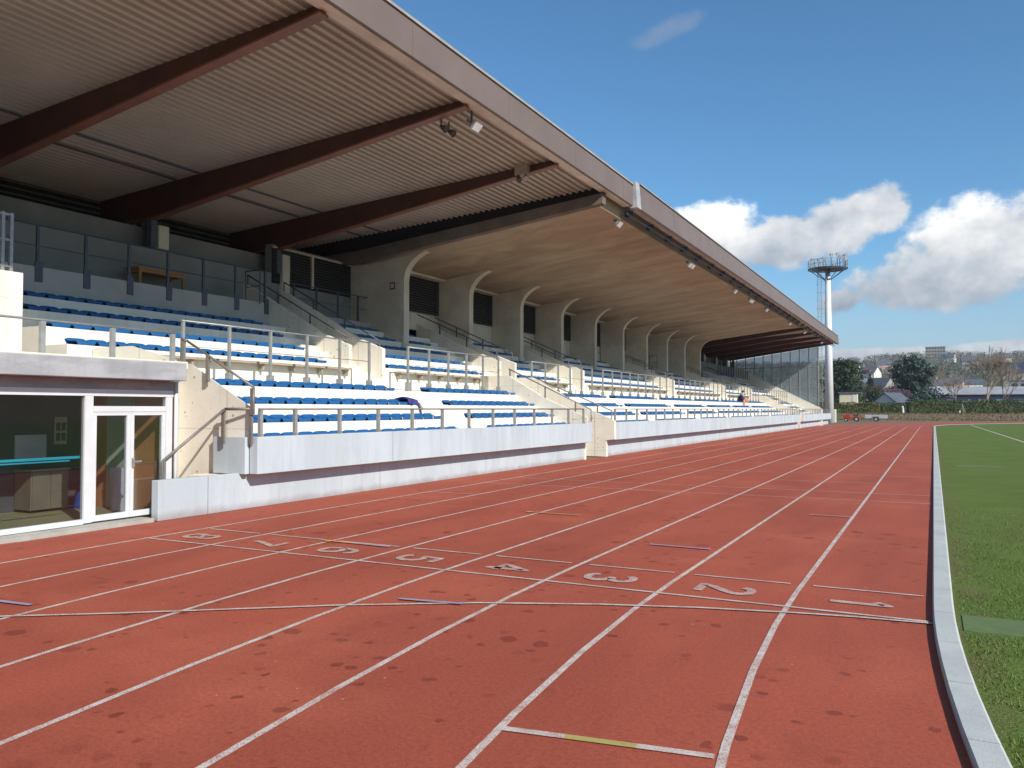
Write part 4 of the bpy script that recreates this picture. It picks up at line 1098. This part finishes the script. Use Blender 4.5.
# ------------------------------------------------------------------ buildings in the distance
def gable_house(name, loc, w, d, hw, hr, wall, roof, label, rot=0., wins=3, floors=1, chim=True, trim=None, group=None):
    t = thing(name, loc, label, 'house', group); t.rotation_euler.z = rot
    ORG[t.as_pointer()] = Vector((0, 0, 0))
    build('wall', MB().prism([(-w / 2, -1.), (w / 2, -1.), (w / 2, hw), (-w / 2, hw)], -d / 2, d / 2).add([(-w / 2, -d / 2, hw), (-w / 2, d / 2, hw), (-w / 2, 0, hw + hr), (w / 2, -d / 2, hw), (w / 2, d / 2, hw), (w / 2, 0, hw + hr)], [(0, 1, 2), (3, 5, 4)]), MT[wall], t)
    o_ = .3; rf = MB()
    for s in (-1, 1):
        e = Vector((0, s * (d / 2 + o_), hw - hr * o_ / (d / 2))); k3 = Vector((0, 0, hw + hr + .02)); th = Vector((0, 0, .16))
        vs = [Vector((x, p.y, p.z)) + q for x in (-w / 2 - o_, w / 2 + o_) for p in (e, k3) for q in (Vector(), th)]
        rf.add(vs, [(0, 1, 3, 2), (4, 6, 7, 5), (0, 4, 5, 1), (2, 3, 7, 6), (1, 5, 7, 3), (0, 2, 6, 4)])
    r = build('roof', rf, MT[roof], t)
    if chim: build('chimney', MB().box(-w / 2 + .3, -w / 2 + 1.0, -.4, .4, hw + hr * .5, hw + hr + 1.0), MT['stone'], r)
    for f in range(floors):
        for i in range(wins):
            x = -w / 2 + w * (i + .5) / wins; z = hw * (f + .35) / floors
            wi = build('window', MB().box(x - .5, x + .5, -d / 2 - .03, -d / 2 + .02, z, z + 1.2), MT['winglass'], t)
            build('frame', MB().box(x - .6, x + .6, -d / 2 - .05, -d / 2 - .031, z - .12, z - .001).box(x - .6, x + .6, -d / 2 - .05, -d / 2 - .031, z + 1.201, z + 1.3), MT['render_w'], wi)
    if trim:
        build('dormer', MB().prism([(-1.6, hw - .1), (1.6, hw - .1), (1.6, hw + hr * .45), (-1.6, hw + hr * .45)], -d / 2 - .1, -d / 4), MT[trim], t)
def flat_block(name, loc, w, d, h, wall, roof, label, rot=0., floors=4, bays=8, cat='building'):
    t = thing(name, loc, label, cat); t.rotation_euler.z = rot; ORG[t.as_pointer()] = Vector((0, 0, 0))
    build('wall', MB().box(-w / 2, w / 2, -d / 2, d / 2, -1, h), MT[wall], t)
    build('roof', MB().box(-w / 2 - .3, w / 2 + .3, -d / 2 - .3, d / 2 + .3, h + .005, h + .35), MT[roof], t)
    for f in range(floors):
        for i in range(bays):
            x = -w / 2 + w * (i + .5) / bays; z = h * (f + .3) / floors; ww = w / bays * .32
            build('window', MB().box(x - ww, x + ww, -d / 2 - .04, -d / 2 + .02, z, z + h / floors * .45), MT['winglass'], t)
gh = ground_h
t = thing('shed', (-16.4, 192, gh(-16.4, 192)), 'cream flat-roofed shed with dark roof edge behind the left hedge', 'shed')
build('wall', box(-18.2, -14.7, 190.5, 193.5, 0, 5.2), MT['render_c'], t); build('roof', box(-18.5, -14.4, 190.2, 193.8, 5.21, 5.5), MT['slate'], t)
build('door', box(-15.6, -15.0, 190.44, 190.52, 3.4, 5.0), MT['render_w'], t)
gable_house('garden_house', (-7.4, 182, gh(-7.4, 182)), 5.6, 4.6, 2.3, 1.7, 'render_w', 'slate', 'small house with grey gabled slate roof just behind the hedge', rad(62), 2, 1, False)
gable_house('house', (-22.9, 360, gh(-22.9, 360)), 6.5, 7, 8.2, 2.6, 'render_w', 'slate', 'white house with red dormer on the hillside left of the cedar', rad(-20), 2, 3, True, 'brickred')
gable_house('house', (-17.5, 330, gh(-17.5, 330)), 9, 8, 3.4, 4.0, 'stone', 'slate', 'grey slate roofed house below the white red-dormered house', rad(-35), 2, 1)
gable_house('house', (3.2, 341, gh(3.2, 341)), 5.5, 6, 4.0, 2.0, 'render_w', 'slate', 'white gabled house right of the cedar', rad(10), 2, 1)
gable_house('house', (7.6, 345, gh(7.6, 345)), 4.8, 6, 4.6, 2.0, 'render_p', 'slate', 'pink gabled house right of the white gabled house', rad(-8), 2, 1)
gable_house('house', (12.6, 350, gh(12.6, 350)), 7, 6, 3.8, 1.8, 'render_w', 'slate', 'white house half hidden behind the bare trees', rad(5), 3, 1)
t = thing('long_building', (9, 253, gh(9, 253)), 'long low dark-fronted building with pale grey roof behind the hedge', 'building')
z0 = gh(9, 253)
build('wall', box(-2.5, 22.5, 249, 258, 0, z0 + 4.3), MT['roofblue'], t)
build('roof', MB().add([(-3, 248.5, z0 + 4.31), (23, 248.5, z0 + 4.31), (23, 259, z0 + 6.4), (-3, 259, z0 + 6.4), (-3, 248.5, z0 + 4.5), (23, 248.5, z0 + 4.5), (23, 259, z0 + 6.6), (-3, 259, z0 + 6.6)], [(0, 1, 2, 3), (4, 7, 6, 5), (0, 4, 5, 1), (1, 5, 6, 2), (2, 6, 7, 3), (3, 7, 4, 0)]), MT['roofgrey'], t)
for i in range(6): build('door', box(-1.5 + 4 * i, .8 + 4 * i, 248.93, 249.02, z0, z0 + 3.0), MT['panelgrey'], t)
flat_block('apartment_slab', (2.0, 789, gh(2, 789) - 1), 15, 12, 10.5, 'stone', 'roofgrey', 'grey apartment slab on the hilltop skyline right of the cedar', rad(0), 4, 7)
flat_block('hall', (27.2, 282, gh(27, 282)), 14, 12, 7.4, 'panelgrey', 'roofgrey', 'grey clad hall at the right edge behind the bare trees', rad(-4), 2, 6)
gable_house('house', (33, 420, gh(33, 420)), 13, 9, 5.5, 4.5, 'stone', 'roofblue', 'dark blue roofed house on the slope at the right edge', rad(8), 3, 1)
rg = random.Random(55)
hl = ['cream', 'pink', 'white', 'grey']
k_ = 0
for x, y in ((-42, 520), (-30, 610), (-16, 620), (22, 610), (42, 640), (52, 560), (10, 690), (-60, 640)):
    gable_house('house', (x, y, gh(x, y)), rg.uniform(7, 11), 7, rg.uniform(4, 6), 3, ('render_c', 'render_p', 'render_w', 'stone')[k_ % 4], 'slate',
                'tiny far %s walled slate roofed house among hillside woods, %s from the left' % (hl[k_ % 4], ORD[sorted((-42, -30, -16, 22, 42, 52, 10, -60)).index(x)]), rg.uniform(-.5, .5), 2, 1)
    k_ += 1
# hillside woods: one mass
rg = random.Random(66); wb = MB(); wg = MB()
for i in range(3600):
    a = rad(rg.uniform(-26, 16)); d = 285 + 690 * rg.random() ** .75; x, y = d * math.sin(a), d * math.cos(a)
    z = gh(x, y); hh = rg.uniform(3.5, 7.) if d > 420 else rg.uniform(2.5, 5.0); tgt = wg if rg.random() < .22 else wb
    for _ in range(40):
        v = Vector((rg.gauss(0, .42), rg.gauss(0, .42), rg.random() ** .8)); c = Vector((x + v.x * hh * .5, y + v.y * hh * .5, z + v.z * hh))
        leaf(tgt, c, hh * .085 if tgt is wb else hh * .12, rg)
for mbx, mt, l in ((wb, 'woodland', 'brownish leafless woods covering the far hillside'), (wg, 'woodgreen', 'scattered evergreens among the far hillside woods')):
    o = build('woods', mbx, MT[mt]); o['kind'] = 'stuff'; tag(o, l)
# tripod by the hedge and small bush
t = thing('tripod', (4.6, 167, gh(4.6, 167)), 'thin wooden tripod with a white foot in front of the far hedge', 'tripod')
z0 = gh(4.6, 167)
for dx, dy in ((-.5, 0), (.5, .1), (.1, -.4)): build('leg', MB().tube((4.6 + dx, 167 + dy, z0), (4.6, 167, z0 + 1.75), .05, .04, 6), MT['plank'], t)
build('foot', MB().tube((4.15, 166.9, z0), (4.15, 166.9, z0 + .55), .15, .12, 10), MT['render_w'], t)
rg = random.Random(77); t = thing('bush', (3.2, 169, gh(3.2, 169)), 'small dark bush left of the tripod', 'bush'); cb_ = MB(); st_ = MB()
for i in range(6): st_.tube((3.2, 169, gh(3.2, 169)), (3.2 + rg.uniform(-.5, .5), 169, gh(3.2, 169) + .9), .03, .015, 5)
clump(cb_, Vector((3.2, 169, gh(3.2, 169) + .8)), 1.0, 260, .16, rg); build('stems', st_, MT['bark'], t); build('foliage', cb_, MT['hedge'], t)
tag(build('marker_post', MB().tube((-5, 166, gh(-5, 166)), (-5, 166, gh(-5, 166) + 1.1), .22, .16, 10).tube((-5, 166, gh(-5, 166) + 1.1), (-5.15, 166, gh(-5, 166) + 1.35), .2, .1, 10), MT['render_w']), 'short white marker post at the left end of the long hedge', 'post')

# ------------------------------------------------------------------ sky and light
SUN = Vector((1.0, -.50, .70)).normalized()
elev = math.asin(SUN.z); az = math.atan2(SUN.x, SUN.y)      # azimuth clockwise from +Y
w = bpy.data.worlds.new('World'); sc.world = w; w.use_nodes = True
t = NT(w.node_tree); bgd = t.n['Background']
sky = t.new('ShaderNodeTexSky', sky_type='NISHITA'); sky.sun_disc = False; sky.sun_elevation = elev; sky.sun_rotation = az
sky.air_density = 1.0; sky.dust_density = .35; sky.ozone_density = 1.6; sky.altitude = 30
d = t.new('ShaderNodeTexCoord').outputs['Generated']; s = t.xyz(d)
a_ = t.m('ARCTAN2', s[0], s[1]); e_ = t.m('ARCSINE', s[2])
cmb = t.new('ShaderNodeCombineXYZ'); t.l.new(a_, cmb.inputs[0]); t.l.new(t.m('MULTIPLY', e_, 1.25), cmb.inputs[1])
uv = cmb.outputs[0]
n1 = t.noise(uv, 10, 10, .56, .15); n1b = t.noise(t.map(uv, (1, 1, 1), (.012, -.022, 0)), 10, 6, .5, .15)
n2 = t.noise(t.map(uv, (1, 1, 1), (3.3, 1.1, 0)), 34, 6, .6)
# azimuth, elevation, half widths, tilt, brightness of top, brightness of base
EL = [(-.232, .216, .060, .036, 0, 1.15, 1.02), (-.170, .190, .080, .034, 0, .80, .66), (-.088, .206, .058, .036, .22, .84, .68), (-.048, .220, .034, .034, .2, .84, .74),
      (.052, .166, .106, .064, 0, 1.02, .62), (.13, .17, .11, .075, 0, .95, .6), (.01, .136, .125, .032, 0, .74, .62), (-.095, .122, .032, .018, .2, .68, .62),
      (-.02, .060, .24, .010, 0, .74, .70), (.10, .064, .10, .010, 0, .74, .70), (-.2, .055, .1, .008, 0, .74, .70)]
D = None; num = None; den = None
for ca, ce, ra, re, tilt, bt, bb in EL:
    da = t.m('SUBTRACT', a_, ca); de = t.m('SUBTRACT', t.m('SUBTRACT', e_, ce), t.m('MULTIPLY', da, tilt))
    q = t.m('SUBTRACT', 1., t.m('ADD', t.m('POWER', t.m('DIVIDE', da, ra), 2.), t.m('POWER', t.m('DIVIDE', de, re), 2.)))
    q = t.m('MAXIMUM', q, -1.5)
    br_ = t.m('ADD', (bt + bb) / 2, t.m('MULTIPLY', t.m('DIVIDE', de, re), (bt - bb) / 2))
    wgt = t.m('POWER', t.m('MAXIMUM', t.m('ADD', q, .6), .001), 2.)
    D = q if D is None else t.m('MAXIMUM', D, q)
    num = t.m('MULTIPLY', br_, wgt) if num is None else t.m('ADD', num, t.m('MULTIPLY', br_, wgt))
    den = wgt if den is None else t.m('ADD', den, wgt)
bri = t.m('DIVIDE', num, den)
cov = t.m('ADD', D, t.m('ADD', t.m('MULTIPLY', t.m('SUBTRACT', n1, .5), 2.1), t.m('ADD', t.m('MULTIPLY', t.m('SUBTRACT', n2, .5), .95), t.m('MULTIPLY', t.m('SUBTRACT', t.noise(uv, 90, 5, .6), .5), .45))))
alpha = t.ss(cov, .0, .60)
wisp = None
da = t.m('DIVIDE', t.m('SUBTRACT', a_, -.288), .045); de = t.m('DIVIDE', t.m('SUBTRACT', t.m('SUBTRACT', e_, .433), t.m('MULTIPLY', t.m('SUBTRACT', a_, -.288), .25)), .013)
wq = t.m('SUBTRACT', 1., t.m('ADD', t.m('MULTIPLY', da, da), t.m('MULTIPLY', de, de)))
wisp = t.m('MULTIPLY', t.ss(t.m('ADD', wq, t.m('MULTIPLY', t.m('SUBTRACT', n2, .5), 2.)), -.3, 1.1), .30)
# scattered cloud elsewhere in the sky
oth = t.ss(t.noise(t.map(d, (1, 1, 2.2), (5, 2, 1)), 2.4, 8, .6), .55, .70)
away = t.ss(t.m('ABSOLUTE', t.m('ADD', a_, .2)), .55, 1.0)
oth = t.m('MULTIPLY', t.m('MULTIPLY', oth, away), t.ss(s[2], .02, .12))
shade = t.m('ADD', bri, t.m('MULTIPLY', t.m('SUBTRACT', n1, n1b), .75))
shade = t.m('ADD', shade, t.m('MULTIPLY', t.m('SUBTRACT', n2, .5), .18))
K = 11.5
shv = t.m('MAXIMUM', t.m('MULTIPLY', t.m('POWER', t.m('MAXIMUM', shade, .05), 1.7), K), .3)
tint = t.mix(t.ss(shade, .5, .95), (.80, .93, 1.10), (1.0, 1.0, .99))
cc = t.mix(1., tint, t.mix(0., (1, 1, 1), (1, 1, 1)), 'MULTIPLY')
vm = t.new('ShaderNodeVectorMath', operation='SCALE'); t.l.new(cc, vm.inputs[0]); t.l.new(shv, vm.inputs['Scale'])
skc = t.mix(1., sky.outputs[0], (.74, 1.20, 1.46), 'MULTIPLY')
hz = t.m('MULTIPLY', t.ss(s[2], .20, .0), .72)
skc = t.mix(hz, skc, (4.6, 5.3, 6.3))
col = t.mix(t.m('MULTIPLY', alpha, .96), skc, vm.outputs[0])
col = t.mix(wisp, col, (4.2, 4.5, 4.9)); col = t.mix(t.m('MULTIPLY', oth, .85), col, (6.0, 6.2, 6.5))
t.l.new(col, bgd.inputs['Color']); bgd.inputs['Strength'].default_value = .085
sd = bpy.data.lights.new('sun', 'SUN'); sd.energy = 5.0; sd.angle = rad(.53); sd.color = (1.0, .94, .85)
so_ = bpy.data.objects.new('sun', sd); COL.objects.link(so_); so_.location = (40, -20, 30)
so_.rotation_euler = (-SUN).to_track_quat('-Z', 'Y').to_euler()

hz_m = bpy.data.materials.new('air'); hz_m.use_nodes = True; t = NT(hz_m.node_tree); t.n.remove(t.n['Principled BSDF'])
pv = t.new('ShaderNodeVolumePrincipled'); pv.inputs['Color'].default_value = (.86, .92, 1, 1); pv.inputs['Density'].default_value = .0002; pv.inputs['Anisotropy'].default_value = .2
t.l.new(pv.outputs[0], t.n['Material Output'].inputs['Volume'])
hb = build('haze', box(-5200, 5200, -5200, 5200, -3, 75), hz_m); hb['kind'] = 'stuff'
# ------------------------------------------------------------------ camera
cam = bpy.data.cameras.new('camera'); co_ = bpy.data.objects.new('camera', cam); COL.objects.link(co_); sc.camera = co_
cam.sensor_fit = 'HORIZONTAL'; cam.sensor_width = 36; cam.lens = 36 * 813 / 1024; cam.clip_start = .05; cam.clip_end = 9000
co_.location = (0, 0, 1.8); co_.rotation_euler = (math.pi / 2 + math.atan(25 / 813), 0, rad(27.4))
sc.view_settings.view_transform = 'Standard'; sc.view_settings.look = 'None'; sc.view_settings.gamma = 1; sc.view_settings.use_curve_mapping = False
sc.view_settings.exposure = 0.22
sc.cycles.max_bounces = 8; sc.cycles.diffuse_bounces = 5; sc.cycles.transparent_max_bounces = 12
sc.cycles.use_denoising = True
